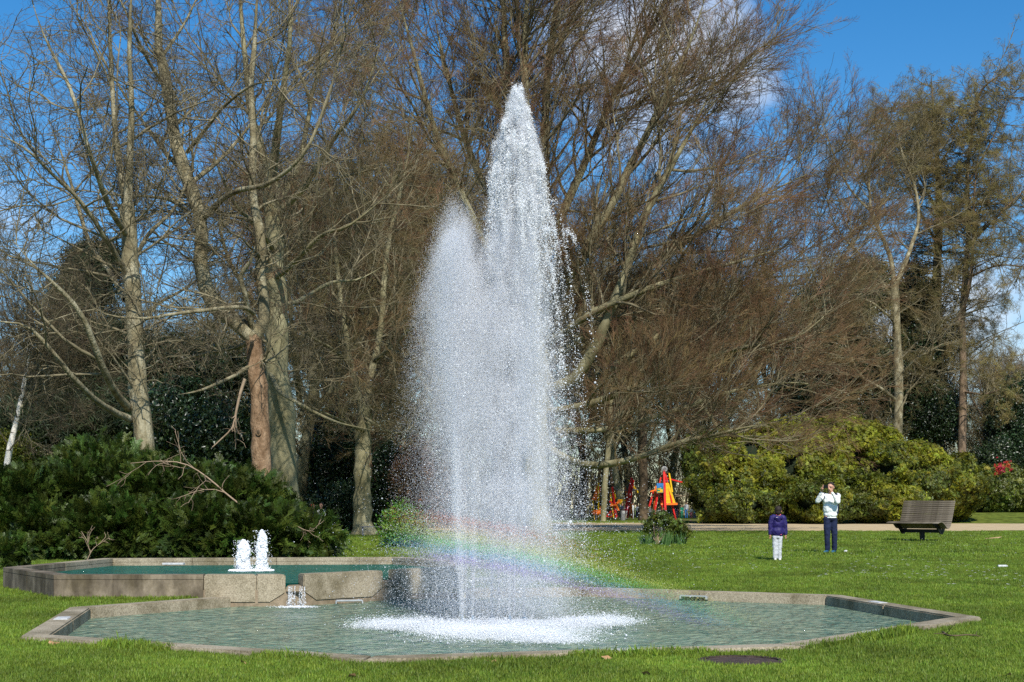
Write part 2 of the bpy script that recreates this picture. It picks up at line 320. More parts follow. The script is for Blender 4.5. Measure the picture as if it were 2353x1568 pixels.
# ------------------------------------------------------------------ lower basin
basin = empty('fountain_basin', (C1[0], C1[1], 0), 'large low octagonal concrete pool with flush rim, holding the tall fountain jets', 'fountain pool')
bo = Vector((C1[0], C1[1], 0))
def lerp2(a, b, t): return (a[0]+(b[0]-a[0])*t, a[1]+(b[1]-a[1])*t)
def coping(k, t0, t1, z1=.05):
    a, b = oct_pts[k], oct_pts[(k+1) % 8]; ai, bi = oct_in[k], oct_in[(k+1) % 8]
    q = [lerp2(a, b, t0), lerp2(a, b, t1), lerp2(ai, bi, t1), lerp2(ai, bi, t0)]
    bm = bmesh.new(); bm_prism(bm, [(x-bo.x, y-bo.y) for x, y in q], -.5, z1)
    return from_bm('rim_block', bm, M['concrete'], basin, bevel=.014, seg=2)
for k in range(8):
    if k == 3: rngs = [(.44+.003, 1.0)] ; rngs = [(.47, .998)]
    elif k == 2: rngs = [(.002, .5)]
    else: rngs = [(.0, .498), (.5, 1.0)]
    for a, b in rngs:
        if k == 3: a, b = .42, 1.0    # from the raised wall to the back left corner
        if k == 2: a, b = 0.0, .44
        coping(k, a, b)
bm = bmesh.new(); bm_prism(bm, [(x-bo.x, y-bo.y) for x, y in oct_pts], -.62, -.5)
from_bm('basin_floor', bm, M['floor_low'], basin)
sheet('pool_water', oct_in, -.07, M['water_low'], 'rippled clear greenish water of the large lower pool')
# pale plates let into the rim, and metal inlet grilles
def on_rim(k, t, w, l, name, m, z=.052):
    a, b = Vector(lerp2(oct_pts[k], oct_pts[(k+1) % 8], t)), Vector(lerp2(oct_in[k], oct_in[(k+1) % 8], t)); c = (a+b)/2
    dirn = (Vector(oct_pts[(k+1) % 8])-Vector(oct_pts[k])).normalized()
    bm = bmesh.new()
    R = Matrix.Rotation(math.atan2(dirn.y, dirn.x), 3, 'Z')
    for s in range(3):
        off = dirn*((s-1)*l*.34); bm_box(bm, (c.x-bo.x+off.x, c.y-bo.y+off.y, z), (l*.3, w, .008), R)
    bm_box(bm, (c.x-bo.x, c.y-bo.y, z-.003), (l*1.05, w*1.15, .006), R)
    return from_bm(name, bm, m, basin)
on_rim(4, .45, .12, .30, 'inlet_plate', M['white_plate']); on_rim(6, .59, .10, .28, 'inlet_plate', M['white_plate'])
on_rim(7, .42, .12, .34, 'inlet_plate', M['white_plate']); on_rim(0, .62, .10, .30, 'inlet_plate', M['white_plate'])
def grille(c, ang, l):
    bm = bmesh.new(); R = Matrix.Rotation(ang, 3, 'Z')
    for s in (-1, 1): bm_box(bm, (c[0]-bo.x+s*l/2*math.cos(ang), c[1]-bo.y+s*l/2*math.sin(ang), c[2]-.01), (.02, .07, .04), R)
    bm_box(bm, (c[0]-bo.x, c[1]-bo.y, c[2]+.01), (l, .05, .022), R)
    from_bm('overflow_bar', bm, M['steel'], basin, bevel=.004)
a, b = oct_in[1], oct_in[2]; ang1 = math.atan2(b[1]-a[1], b[0]-a[0])
p = lerp2(a, b, .52); grille((p[0], p[1]-.05, -.02), ang1, .36)
grille((-2.05, 17.9, -.04), math.radians(12), .33)
# ------------------------------------------------------------------ raised basin
raised = empty('raised_basin', (-4.2, 20.4, 0), 'raised concrete pool with dirty walls and teal water, left of the fountain', 'raised pool')
ro = Vector((-4.2, 20.4, 0))
def wall_seg(A, B, Ai, Bi, t0, t1, elev, m, name='wall_panel', bev=.015):
    """elev: list of (u 0..1 along the piece, z) polygon"""
    a, b = Vector(lerp2(A, B, t0)), Vector(lerp2(A, B, t1)); ai, bi = Vector(lerp2(Ai, Bi, t0)), Vector(lerp2(Ai, Bi, t1))
    bm = bmesh.new()
    f = [bm.verts.new((*(a.lerp(b, u)-ro.xy), z)) for u, z in elev]; g = [bm.verts.new((*(ai.lerp(bi, u)-ro.xy), z)) for u, z in elev]
    n = len(elev); bm.faces.new(f); bm.faces.new(g[::-1])
    for i in range(n): bm.faces.new((f[i], g[i], g[(i+1) % n], f[(i+1) % n]))
    return from_bm(name, bm, m, raised, bevel=bev, seg=2)
def rect(z0, z1): return [(0, z0), (1, z0), (1, z1), (0, z1)]
TOP = .32
def side(k, splits, mats, z0=-.1):
    A, B = RA[k], RA[(k+1) % 8]; Ai, Bi = RA_in[k], RA_in[(k+1) % 8]
    for (s0, s1), m in zip(zip(splits[:-1], splits[1:]), mats):
        wall_seg(A, B, Ai, Bi, s0+.0008, s1-.0008, rect(z0, TOP-.0615), m, bev=.004)
        wall_seg(A, B, Ai, Bi, s0+.0008, s1-.0008, rect(TOP-.06, TOP), m if m is M['concrete'] else M['concrete_dirty'], 'wall_coping', .004)
D, Cc = M['concrete_dirty'], M['concrete']
side(0, [0, .245], [D]); side(0, [.245, .62], [D])
wall_seg(RA[0], RA[1], RA_in[0], RA_in[1], .622, .84, rect(-.03, TOP), Cc)
wall_seg(RA[0], RA[1], RA_in[0], RA_in[1], .842, .962, [(0, -.03), (.45, -.03), (1, .09), (1, TOP), (0, TOP)], Cc)
# spill lip between the first two blocks
a = Vector(lerp2(RA[0], RA[1], .965)); 
bm = bmesh.new(); bm_prism(bm, [(a.x-ro.x, a.y-ro.y-.03), (RA[1][0]+.10-ro.x, RA[1][1]-.02-ro.y), (RA_in[1][0]+.12-ro.x, RA_in[1][1]+.05-ro.y), (a.x-ro.x, RA_in[0][1]+.05-ro.y)], .10, .185)
from_bm('spill_lip', bm, M['concrete_wet'], raised, bevel=.015, seg=2)
wall_seg(RA[1], RA[2], RA_in[1], RA_in[2], .09, .95, [(0, .10), (.15, -.02), (.86, -.02), (1, .10), (1, TOP), (0, TOP)], Cc)
bm = bmesh.new(); 
p0, p1 = lerp2(RA[1], RA[2], .95), lerp2(RA[2], RA[3], .14); q0, q1 = lerp2(RA_in[1], RA_in[2], .95), lerp2(RA_in[2], RA_in[3], .14)
bm_prism(bm, [(x-ro.x, y-ro.y) for x, y in (p0, p1, q1, q0)], .10, .185); from_bm('spill_lip', bm, M['concrete_wet'], raised, bevel=.012)
wall_seg(RA[2], RA[3], RA_in[2], RA_in[3], .16, .99, [(0, .10), (.15, -.02), (1, -.02), (1, TOP), (0, TOP)], Cc)
side(3, [0, 1], [Cc]); side(4, [0, 1], [Cc]); side(5, [0, .12, .42, .72, 1], [Cc]*4); side(6, [0, .55, 1], [Cc, D]); side(7, [0, .5, 1], [D, D])
# recessed plinth under the overhanging blocks
rec = inset(RA, .014)
bm = bmesh.new(); bm_prism(bm, [(x-ro.x, y-ro.y) for x, y in (lerp2(rec[0], rec[1], .55), rec[1], rec[2], rec[3], (rec[3][0]-.3, rec[3][1]+.2), (rec[1][0]-.2, rec[1][1]+.6))], -.5, .13)
from_bm('plinth', bm, M['concrete_wet'], raised)
bm = bmesh.new(); bm_prism(bm, [(x-ro.x, y-ro.y) for x, y in inset(RA, .1)], .0, .06); from_bm('basin_floor', bm, M['floor_up'], raised)
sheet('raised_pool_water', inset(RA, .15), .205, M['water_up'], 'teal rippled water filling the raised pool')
bm = bmesh.new(); p = V3(405, 1297, 22.9); bm_box(bm, (p[0]-ro.x, 22.72-ro.y, .24), (.34, .12, .03)); from_bm('overflow_bar', bm, M['white_plate'], raised, bevel=.004)
# nozzles of the tall jets
NOZ = [(-.515, 14.75), (-.415, 14.95), (-.22, 15.45), (-.025, 14.95), (.13, 15.3)]
for x, y in NOZ:
    bm = bmesh.new(); bm_cyl(bm, (x-bo.x, y-bo.y, -.5), (x-bo.x, y-bo.y, .01), .022, .014, 12); bm_cyl(bm, (x-bo.x, y-bo.y, -.09), (x-bo.x, y-bo.y, -.04), .03, .03, 12)
    from_bm('jet_nozzle', bm, M['nozzle'], basin)

# ------------------------------------------------------------------ point clouds of water
def gn_points(name, P, R, m, parent=None, kind='stuff', label=None):
    me = bpy.data.meshes.new(name); me.vertices.add(len(P)); me.vertices.foreach_set('co', np.ascontiguousarray(P, np.float32).ravel())
    at = me.attributes.new('rad', 'FLOAT', 'POINT'); at.data.foreach_set('value', np.ascontiguousarray(R, np.float32))
    me.materials.append(m)
    ng = bpy.data.node_groups.new(name, 'GeometryNodeTree')
    ng.interface.new_socket('Geometry', in_out='INPUT', socket_type='NodeSocketGeometry'); ng.interface.new_socket('Geometry', in_out='OUTPUT', socket_type='NodeSocketGeometry')
    gi, go = ng.nodes.new('NodeGroupInput'), ng.nodes.new('NodeGroupOutput')
    mp_ = ng.nodes.new('GeometryNodeMeshToPoints'); na = ng.nodes.new('GeometryNodeInputNamedAttribute'); na.data_type = 'FLOAT'; na.inputs['Name'].default_value = 'rad'
    sm_ = ng.nodes.new('GeometryNodeSetMaterial'); sm_.inputs['Material'].default_value = m
    ng.links.new(gi.outputs[0], mp_.inputs['Mesh']); ng.links.new([o for o in na.outputs if o.enabled][0], mp_.inputs['Radius'])
    ng.links.new(mp_.outputs[0], sm_.inputs[0]); ng.links.new(sm_.outputs[0], go.inputs[0])
    o = obj(name, me, parent); o['kind'] = kind
    if label: o['label'] = label
    md = o.modifiers.new('points', 'NODES'); md.node_group = ng
    return o
G = 9.81
def spray(n, x0, y0, hmax, hvar, svx, svy, wind=(0, 0), zc=0.0, tmin=.0, skew=1.0, hk=5.0, hp=1.45):
    """ballistic drops: random launch height, lateral speed, random time along the flight"""
    vx = rng.normal(0, svx, n); vy = rng.normal(0, svy, n)
    h = hmax*(1-np.abs(rng.normal(0, hvar, n)))-hk*np.sqrt(vx*vx+.3*vy*vy)**hp; h = np.clip(h, .4, None)
    v0 = np.sqrt(2*G*h); T = 2*v0/G
    t = T*(tmin+(1-tmin)*rng.random(n)**skew); vx = vx+wind[0]; vy = vy+wind[1]
    z = v0*t-.5*G*t*t
    # drops spread only as the jet breaks up
    k = np.clip((t/T-.06)/.34, 0, 1)
    return np.stack([x0+vx*t*(.25+.75*k), y0+vy*t*(.25+.75*k), z+zc], 1)
def filaments(nf, per, x0, y0, hmax, hvar, svx, svy, wind, hk, hp, j0=.006, j1=.035, tmin=.2, tmax=1.0):
    vx = rng.normal(0, svx, nf); vy = rng.normal(0, svy, nf); h = np.clip(hmax*(1-np.abs(rng.normal(0, hvar, nf)))-hk*np.sqrt(vx*vx+.3*vy*vy)**hp, .5, None)
    v0 = np.sqrt(2*G*h); T = 2*v0/G; f = np.repeat(np.arange(nf), per); u = rng.random(nf*per)
    c = rng.random((nf, 5)); k = rng.integers(0, 5, nf*per); u = np.where(rng.random(nf*per) < .55, (c[f, k]+rng.normal(0, .025, nf*per)) % 1, u)
    t = T[f]*(tmin+(tmax-tmin)*u); j = j0+j1*(t/T[f])
    P = np.stack([x0+(vx[f]+wind[0])*t, y0+(vy[f]+wind[1])*t, v0[f]*t-.5*G*t*t], 1)
    return P+rng.normal(0, 1, P.shape)*j[:, None]*np.array([1, 1, 1.8])
plume = empty('fountain_jet', (-.03, 14.95, 0), 'tallest white water plume rising from the middle of the lower pool', 'fountain jet')
plume2 = empty('fountain_jet', (-.5, 14.85, 0), 'shorter misty water plume just left of the tallest one', 'fountain jet')
def rel(P, o): return P-np.array(o.location)[None]
def smooth_noise3(P, s, seed):
    """cheap value noise on a lattice"""
    q = P*s+seed; i = np.floor(q).astype(np.int64); f = q-i; f = f*f*(3-2*f)
    def hsh(a, b, c):
        h = (a*374761393+b*668265263+c*2147483647+seed*1274126177) & 0xffffffff
        h = ((h ^ (h >> 13))*1274126177) & 0xffffffff
        return (h & 0xffff)/65535.0
    r = 0
    for dx in (0, 1):
        for dy in (0, 1):
            for dz in (0, 1):
                w = np.where(dx, f[:, 0], 1-f[:, 0])*np.where(dy, f[:, 1], 1-f[:, 1])*np.where(dz, f[:, 2], 1-f[:, 2])
                r = r+w*hsh(i[:, 0]+dx, i[:, 1]+dy, i[:, 2]+dz)
    return r
# tall plume: fine mist of falling drops
Pm = np.concatenate([spray(380000, .03, 14.95, 5.25, .10, .10, .13, (.02, -.05), hk=4.0, hp=1.1),
                     filaments(260, 2600, .03, 14.95, 5.62, .06, .115, .12, (.02, -.04), 3.6, 1.1),
                     spray(520000, .02, 15.1, 4.7, .16, .16, .18, (.02, -.05), hk=4.5, hp=1.4),
                     spray(400000, -.08, 15.1, 4.2, .22, .22, .2, (.0, -.05), hk=4.0, hp=1.5),
                     filaments(160, 1400, .03, 15.0, 4.9, .12, .22, .2, (.03, -.05), 3.4, 1.2, j1=.05),
                     spray(300000, .02, 15.0, 3.9, .3, .34, .3, (.03, -.05), hk=3, hp=1.6),
                     spray(1100000, -.14, 15.0, 4.3, .28, .30, .3, (.0, -.05), hk=3.2, hp=1.4)])
gap = smooth_noise3(Pm*np.array([1, 1, .45]), 7, 21)*.5+smooth_noise3(Pm*np.array([1, 1, .25]), 16, 22)*.5
Pm = Pm[gap+rng.normal(0, .09, len(Pm)) > .37+.06*np.clip((Pm[:, 2]-2.8)/2.4, 0, 1)]
Pm = Pm[Pm[:, 2] > -.06]
R = rng.lognormal(math.log(.00108), .3, len(Pm)); gn_points('droplets', rel(Pm, plume), R, M['drops'], plume)
# clots and ragged strands
Pc = np.concatenate([filaments(150, 760, .03, 14.93, 5.66, .06, .12, .12, (.02, -.02), 3.6, 1.1, .004, .018, .3, .72), filaments(60, 560, .10, 14.9, 4.9, .12, .19, .13, (.11, -.05), 2.5, 1.2, .004, .016, .35, .95)])
gn_points('water_clots', rel(Pc, plume), rng.lognormal(math.log(.0022), .45, len(Pc)), M['foam'], plume)
Pr = spray(4500, .1, 14.9, 4.5, .3, .24, .3, (.12, -.1), tmin=.4); Pr = Pr[Pr[:, 2] > .1]
gn_points('stray_drops', rel(Pr, plume), rng.lognormal(math.log(.0030), .4, len(Pr)), M['foam'], plume)
# left plume
Pl = np.concatenate([spray(520000, -.55, 14.85, 4.1, .14, .17, .18, (-.06, -.05), hk=3.0, hp=1.6), filaments(170, 1700, -.52, 14.85, 4.4, .09, .18, .16, (-.07, -.05), 3.0, 1.4, .012, .06),
                     spray(260000, -.54, 14.85, 3.5, .28, .15, .2, (-.12, -.05), hk=4, hp=1.6), spray(190000, -.48, 14.85, 3.4, .35, .24, .3, (-.08, -.05), hk=3, hp=2)])
Pl = Pl[(Pl[:, 2] > -.06) & (rng.random(len(Pl)) < .35+.65*np.clip((Pl[:, 2]-1.5)/1.6, 0, 1))]
gn_points('droplets', rel(Pl, plume2), rng.lognormal(math.log(.00105), .3, len(Pl)), M['drops'], plume2)
Pr = spray(3000, -.45, 14.8, 3.9, .3, .17, .3, (-.05, -.1), tmin=.4); Pr = Pr[Pr[:, 2] > .1]
gn_points('stray_drops', rel(Pr, plume2), rng.lognormal(math.log(.0030), .35, len(Pr)), M['foam'], plume2)
# rising jet cores
def jet_core(x, y, h, lean, r0, parent):
    n = 26000; t = rng.beta(1.0, 1.9, n); z = .0+h*1.5*t
    rr = r0*(.3+2.6*t)*np.abs(rng.normal(0, .55, n))*(.8+.4*smooth_noise3(np.stack([t*0, t*0, z], 1), 7, 5)); a = rng.random(n)*2*PI
    P = np.stack([x+lean[0]*t+rr*np.cos(a), y+lean[1]*t+rr*np.sin(a), z+.005], 1)
    gn_points('jet_core', rel(P, parent), rng.lognormal(math.log(.0020), .3, n), M['foam'], parent)
jet_core(NOZ[0][0], NOZ[0][1], 1.35, (-.09, 0), .045, plume2); jet_core(NOZ[1][0], NOZ[1][1], 1.7, (.03, .05), .032, plume2)
jet_core(NOZ[3][0], NOZ[3][1], 2.1, (.0, .05), .032, plume); jet_core(NOZ[4][0], NOZ[4][1], 2.1, (-.01, -.05), .026, plume); jet_core(NOZ[2][0], NOZ[2][1], 1.6, (.03, -.05), .022, plume)
# splash where the water lands
def band(n, pts, sx, sy, sz):
    t = rng.beta(1.7, 1.7, n)*(len(pts)-1); i = np.minimum(t.astype(int), len(pts)-2); f = (t-i)[:, None]; A = np.array(pts)
    P = A[i]*(1-f)+A[i+1]*f
    g = smooth_noise3(np.stack([P[:, 0]*3, P[:, 1], P[:, 0]*0], 1), 1.5, 9)
    return np.stack([P[:, 0]+rng.normal(0, sx, n), P[:, 1]+rng.normal(0, sy, n), -.068+np.abs(rng.normal(0, sz, n))*(.4+1.4*g)], 1)
def wp(px, py): return GP(px, py, -.07)[:2]
foamP = np.concatenate([band(120000, [wp(850, 1441), wp(1000, 1447), wp(1150, 1464), wp(1300, 1477)], .16, .14, .030),
                        band(80000, [wp(1060, 1440), wp(1200, 1443), wp(1330, 1438), wp(1420, 1430)], .16, .15, .035),
                        band(30000, [wp(1000, 1455), wp(1180, 1452), wp(1330, 1448)], .25, .5, .02)])
sp = empty('splash_ring', (0, 14.2, -.07), 'band of white splashing foam on the water at the foot of the jets', 'splash')
gn_points('foam', foamP-np.array([[0, 14.2, -.07]]), rng.lognormal(math.log(.0019), .45, len(foamP)), M['foam'], sp)
Pk = np.stack([rng.normal(-.05, .62, 26000), rng.normal(14.6, .7, 26000), np.abs(rng.normal(0, .75, 26000))-.05], 1)
gn_points('low_spray', Pk-np.array([[0, 14.2, -.07]]), rng.lognormal(math.log(.0020), .35, 26000), M['drops'], sp)
# two short bubbling jets in the raised pool
def bubbler(px, hh, w, base_py, label):
    b = GP(px, base_py, .205); e = empty('bubbler_jet', b, label, 'water jet', 'two short foaming jets in the raised pool')
    n = 17000; z = hh*rng.random(n)**.9; u = z/hh
    prof = w*(.95-.25*u-.55*np.clip((u-.72)/.28, 0, 1)**1.6); a = rng.random(n)*2*PI
    lump = .55+.5*smooth_noise3(np.stack([np.cos(a), np.sin(a), z*5], 1), 2.0, int(px))+.45*smooth_noise3(np.stack([np.cos(a)*2, np.sin(a)*2, z*12], 1), 2.0, int(px)+4)
    rr = prof*lump*np.sqrt(.25+.75*rng.random(n))
    gn_points('foam_column', np.stack([rr*np.cos(a), rr*np.sin(a), z], 1), rng.lognormal(math.log(.0045), .45, n), M['foam'], e)
    n = 700; a = rng.random(n)*2*PI; rr = w*(.6+1.1*rng.random(n)**2)
    gn_points('drops', np.stack([rr*np.cos(a), rr*np.sin(a), hh*rng.random(n)**1.7], 1), rng.lognormal(math.log(.0045), .3, n), M['foam'], e)
    n = 3000; a = rng.random(n)*2*PI; rr = w*(.9+1.2*rng.random(n)**2)
    gn_points('foam_ring', np.stack([rr*np.cos(a), rr*np.sin(a)*1.2, .012*rng.random(n)], 1), rng.lognormal(math.log(.007), .3, n), M['foam'], e)
bubbler(560, .45, .105, 1312, 'lower and wider of the two short foaming jets in the raised pool')
bubbler(602, .60, .085, 1312, 'taller pointed one of the two short foaming jets in the raised pool')
# little fall over the spill lip
fall = empty('spill_fall', (-2.6, 17.35, .18), 'thin strands of water falling over the notch in the raised wall', 'waterfall')
n = 1100; s = rng.integers(0, 7, n); sx = np.array([-.115, -.08, -.045, .02, .045, .075, -.1])[s]; t = rng.random(n)
Pf = np.stack([sx+rng.normal(0, .003+.010*t, n), -.03-.07*t+rng.normal(0, .006, n), -.25*t-.0], 1)
gn_points('strands', Pf, rng.lognormal(math.log(.0022), .4, n), M['foam'], fall)
n = 900; gn_points('froth', np.stack([rng.normal(0, .12, n), -.16+rng.normal(0, .07, n), np.full(n, -.245)+rng.random(n)*.015], 1), rng.lognormal(math.log(.003), .3, n), M['foam'], fall)

# rainbow hanging in the spray: coloured drops on the 41 degree cone about the point opposite the sun
def rainbow():
    anti = Vector((-math.sin(math.radians(10))*math.cos(math.radians(41.95)), math.cos(math.radians(10))*math.cos(math.radians(41.95)), -math.sin(math.radians(41.95))))
    up = Vector((0, 0, 1)); e1 = anti.cross(up).normalized(); e2 = e1.cross(anti).normalized()
    root = empty('rainbow', (0, 14, .8), 'faint rainbow arching through the spray down to the lawn on the right', 'rainbow')
    cols = [(.85,.22,.10), (.90,.50,.14), (.80,.80,.25), (.25,.78,.35), (.18,.55,.85), (.42,.28,.80)]
    for i, c in enumerate(cols):
        n = 16000
        ph = rng.uniform(math.radians(4), math.radians(34), n) ; dg = np.degrees(ph); w = np.clip((dg-7)/4, 0, 1)*np.clip((33-dg)/14, 0, 1)
        ph = ph[rng.random(n) < w]; n = len(ph)
        rad = np.radians(42.0-.31*i+rng.normal(0, .13, n))
        A, E1, E2 = np.array(anti), np.array(e1), np.array(e2)
        dv = np.cos(rad)[:, None]*A+np.sin(rad)[:, None]*(np.cos(ph)[:, None]*E2+np.sin(ph)[:, None]*E1)
        dist = rng.normal(13.7, .35, n)/dv[:, 1]
        P = dv*dist[:, None]+np.array([0, 0, 1.15])
        P = P[(P[:, 2] > .02) & (rng.random(len(P)) < (np.clip((26-np.degrees(np.arctan2(P[:, 0]+2.5, 2.0))*.3-6*(2-i)*np.clip(P[:, 0]-.4, 0, 1)*1.2)/18, .0, 1) if i < 2 else 1))]
        gn_points('colour_band', P-np.array([[0, 14, .8]]), np.full(len(P), .0013), drops_mat('rainbow_tint_%d' % i, c+(1,), .3), root)
rainbow()

# ------------------------------------------------------------------ tubes, twigs, instancing
def tubes(pos, rad, S):
    N, K, _ = pos.shape
    t = np.gradient(pos, axis=1); t /= np.linalg.norm(t, axis=2, keepdims=True)+1e-9
    m = np.abs(t.mean(1)); ref = np.zeros((N, 3)); ref[np.arange(N), m.argmin(1)] = 1
    u = np.cross(t, ref[:, None, :]); u /= np.linalg.norm(u, axis=2, keepdims=True)+1e-9; v = np.cross(t, u)
    a = np.arange(S)*2*PI/S
    ring = pos[:, :, None, :]+rad[:, :, None, None]*(np.cos(a)[None, None, :, None]*u[:, :, None, :]+np.sin(a)[None, None, :, None]*v[:, :, None, :])
    V = ring.reshape(-1, 3)
    base = (np.arange(N)[:, None, None]*K+np.arange(K-1)[None, :, None])*S; s = np.arange(S)[None, None, :]; s2 = (s+1) % S
    F = np.stack([base+s, base+s2, base+S+s2, base+S+s], -1).reshape(-1, 4)
    return V, F
def nrm(a): return a/(np.linalg.norm(a, axis=-1, keepdims=True)+1e-9)
def spawn(pos, rad, n, length, ang=(35, 65), up=.05, wig=.18, K=6, rs=.55, rend=.006, tmin=.2, sweep=(0, 0, 0), lv=.35, bias=1.0, rcap=9, taperlen=.45):
    N, Kp, _ = pos.shape
    seg = np.linalg.norm(np.diff(pos, axis=1), axis=2).sum(1); pr = seg**bias; pr /= pr.sum()
    p = rng.choice(N, n, p=pr); t = tmin+(1-tmin)*rng.random(n)**.85
    x = t*(Kp-1); i = np.minimum(x.astype(int), Kp-2); f = (x-i)[:, None]
    o = pos[p, i]*(1-f)+pos[p, i+1]*f; tan = nrm(pos[p, i+1]-pos[p, i]); rp = rad[p, i]*(1-f[:, 0])+rad[p, i+1]*f[:, 0]
    rv = nrm(np.cross(tan, rng.normal(size=(n, 3)))); an = np.radians(rng.uniform(*ang, n))[:, None]
    d = nrm(tan*np.cos(an)+rv*np.sin(an)); Ln = length*np.exp(rng.normal(0, lv, n))*(1-taperlen*t)
    r0 = np.minimum(np.minimum(rp*rs, rp), rcap)*rng.uniform(.7, 1, n); r0 = np.maximum(r0, rend*1.15)
    P = np.zeros((n, K, 3)); P[:, 0] = o; st = (Ln/(K-1))[:, None]; bias_v = np.array([sweep[0], sweep[1], up+sweep[2]])
    for k in range(1, K):
        d = nrm(d+rng.normal(0, wig, (n, 3))+bias_v); P[:, k] = P[:, k-1]+d*st
    R = r0[:, None]+(rend-r0)[:, None]*np.linspace(0, 1, K)[None]
    return P, R
def smooth_limb(pts, rads, K=16, jit=.0):
    P = np.array(pts, float); n = len(P); R = np.array(rads, float)
    if len(R) == 2: R = np.linspace(R[0], R[1], n)
    seg = np.concatenate([[0], np.cumsum(np.linalg.norm(np.diff(P, axis=0), axis=1))]); s = np.linspace(0, seg[-1], K)
    T = np.gradient(P, seg, axis=0); i = np.clip(np.searchsorted(seg, s, side='right')-1, 0, n-2); h = seg[i+1]-seg[i]; u = (s-seg[i])/h
    h00 = 2*u**3-3*u**2+1; h10 = u**3-2*u**2+u; h01 = -2*u**3+3*u**2; h11 = u**3-u**2
    Q = h00[:, None]*P[i]+(h10*h)[:, None]*T[i]+h01[:, None]*P[i+1]+(h11*h)[:, None]*T[i+1]
    if jit: Q[1:] += rng.normal(0, jit, (K-1, 3))
    return Q, np.interp(s, seg, R)
KITS = {}
def kit(name, objs):
    c = bpy.data.collections.new(name)
    for o in objs: c.objects.link(o)
    ng = bpy.data.node_groups.new(name, 'GeometryNodeTree')
    ng.interface.new_socket('Geometry', in_out='INPUT', socket_type='NodeSocketGeometry'); ng.interface.new_socket('Geometry', in_out='OUTPUT', socket_type='NodeSocketGeometry')
    N = ng.nodes.new; gi, go = N('NodeGroupInput'), N('NodeGroupOutput'); ip = N('GeometryNodeInstanceOnPoints'); ci = N('GeometryNodeCollectionInfo')
    ci.inputs['Collection'].default_value = c; ci.inputs['Separate Children'].default_value = True; ci.inputs['Reset Children'].default_value = True
    def na(t, nm):
        x = N('GeometryNodeInputNamedAttribute'); x.data_type = t; x.inputs['Name'].default_value = nm; return [o for o in x.outputs if o.enabled][0]
    er = N('FunctionNodeEulerToRotation'); ng.links.new(na('FLOAT_VECTOR', 'rot'), er.inputs[0])
    ng.links.new(gi.outputs[0], ip.inputs['Points']); ng.links.new(ci.outputs[0], ip.inputs['Instance']); ip.inputs['Pick Instance'].default_value = True
    ng.links.new(na('INT', 'idx'), ip.inputs['Instance Index']); ng.links.new(er.outputs[0], ip.inputs['Rotation']); ng.links.new(na('FLOAT', 'scl'), ip.inputs['Scale'])
    ng.links.new(ip.outputs[0], go.inputs[0]); KITS[name] = (ng, len(objs)); return ng
def rot_from(z, roll=None):
    n = len(z); z = nrm(z); r = rng.normal(size=(n, 3)) if roll is None else roll
    x = nrm(np.cross(r, z)); y = np.cross(z, x)
    return np.stack([np.arctan2(y[:, 2], z[:, 2]), np.arcsin(np.clip(-x[:, 2], -1, 1)), np.arctan2(x[:, 1], x[:, 0])], 1)
def scatter(name, P, rot, scl, kitname, parent=None, kind='stuff', origin=(0, 0, 0)):
    ng, nk = KITS[kitname]; n = len(P)
    me = bpy.data.meshes.new(name); me.vertices.add(n); me.vertices.foreach_set('co', np.ascontiguousarray(P-np.array(origin)[None], np.float32).ravel())
    a = me.attributes.new('rot', 'FLOAT_VECTOR', 'POINT'); a.data.foreach_set('vector', np.ascontiguousarray(rot, np.float32).ravel())
    a = me.attributes.new('scl', 'FLOAT', 'POINT'); a.data.foreach_set('value', np.ascontiguousarray(np.broadcast_to(scl, n), np.float32))
    a = me.attributes.new('idx', 'INT', 'POINT'); a.data.foreach_set('value', rng.integers(0, nk, n).astype(np.int32))
    o = obj(name, me, parent)
    if kind: o['kind'] = kind
    o.modifiers.new('scatter', 'NODES').node_group = ng
    return o
def kit_obj(name, V, F, m, smooth=False): return bpy.data.objects.new(name, mesh_np(name, V, F, m, smooth))
# twig sprays along +Z, one metre long
def twig_spray(name, m, n1, n2, ang, up, wig, r=.006, cone=0):
    P0 = np.zeros((1, 7, 3)); P0[0, :, 2] = np.linspace(0, 1, 7); P0[0, 1:] += rng.normal(0, .018, (6, 3))*(1+wig*3); R0 = np.linspace(r*1.3, r*.6, 7)[None]
    P1, R1 = spawn(P0, R0, n1, .5, ang, up, wig, K=4, rs=.9, rend=r*.5, tmin=.05, lv=.25)
    P2, R2 = spawn(P1, R1, n2, .22, ang, up, wig, K=3, rs=.9, rend=r*.4, tmin=.1, lv=.3)
    Vs, Fs, off = [], [], 0
    for P, R in ((P0, R0), (P1, R1), (P2, R2)):
        V, F = tubes(P, R, 3); Vs.append(V); Fs.append(F+off); off += len(V)
    return kit_obj(name, np.concatenate(Vs), np.concatenate(Fs), m)
kit('twigs_beech', [twig_spray('twig_a%d' % i, M['twig_red'], 9, 26, (18, 42), .06, .12, .0055) for i in range(4)])
kit('twigs_olive', [twig_spray('twig_b%d' % i, M['twig_olive'], 8, 20, (25, 60), .03, .25, .006) for i in range(4)])
kit('twigs_grey', [twig_spray('twig_c%d' % i, M['twig_grey'], 7, 18, (30, 70), .04, .32, .006) for i in range(4)])
kit('twigs_larch', [twig_spray('twig_d%d' % i, M['larch_twig'], 12, 36, (40, 80), -.25, .2, .010) for i in range(4)])
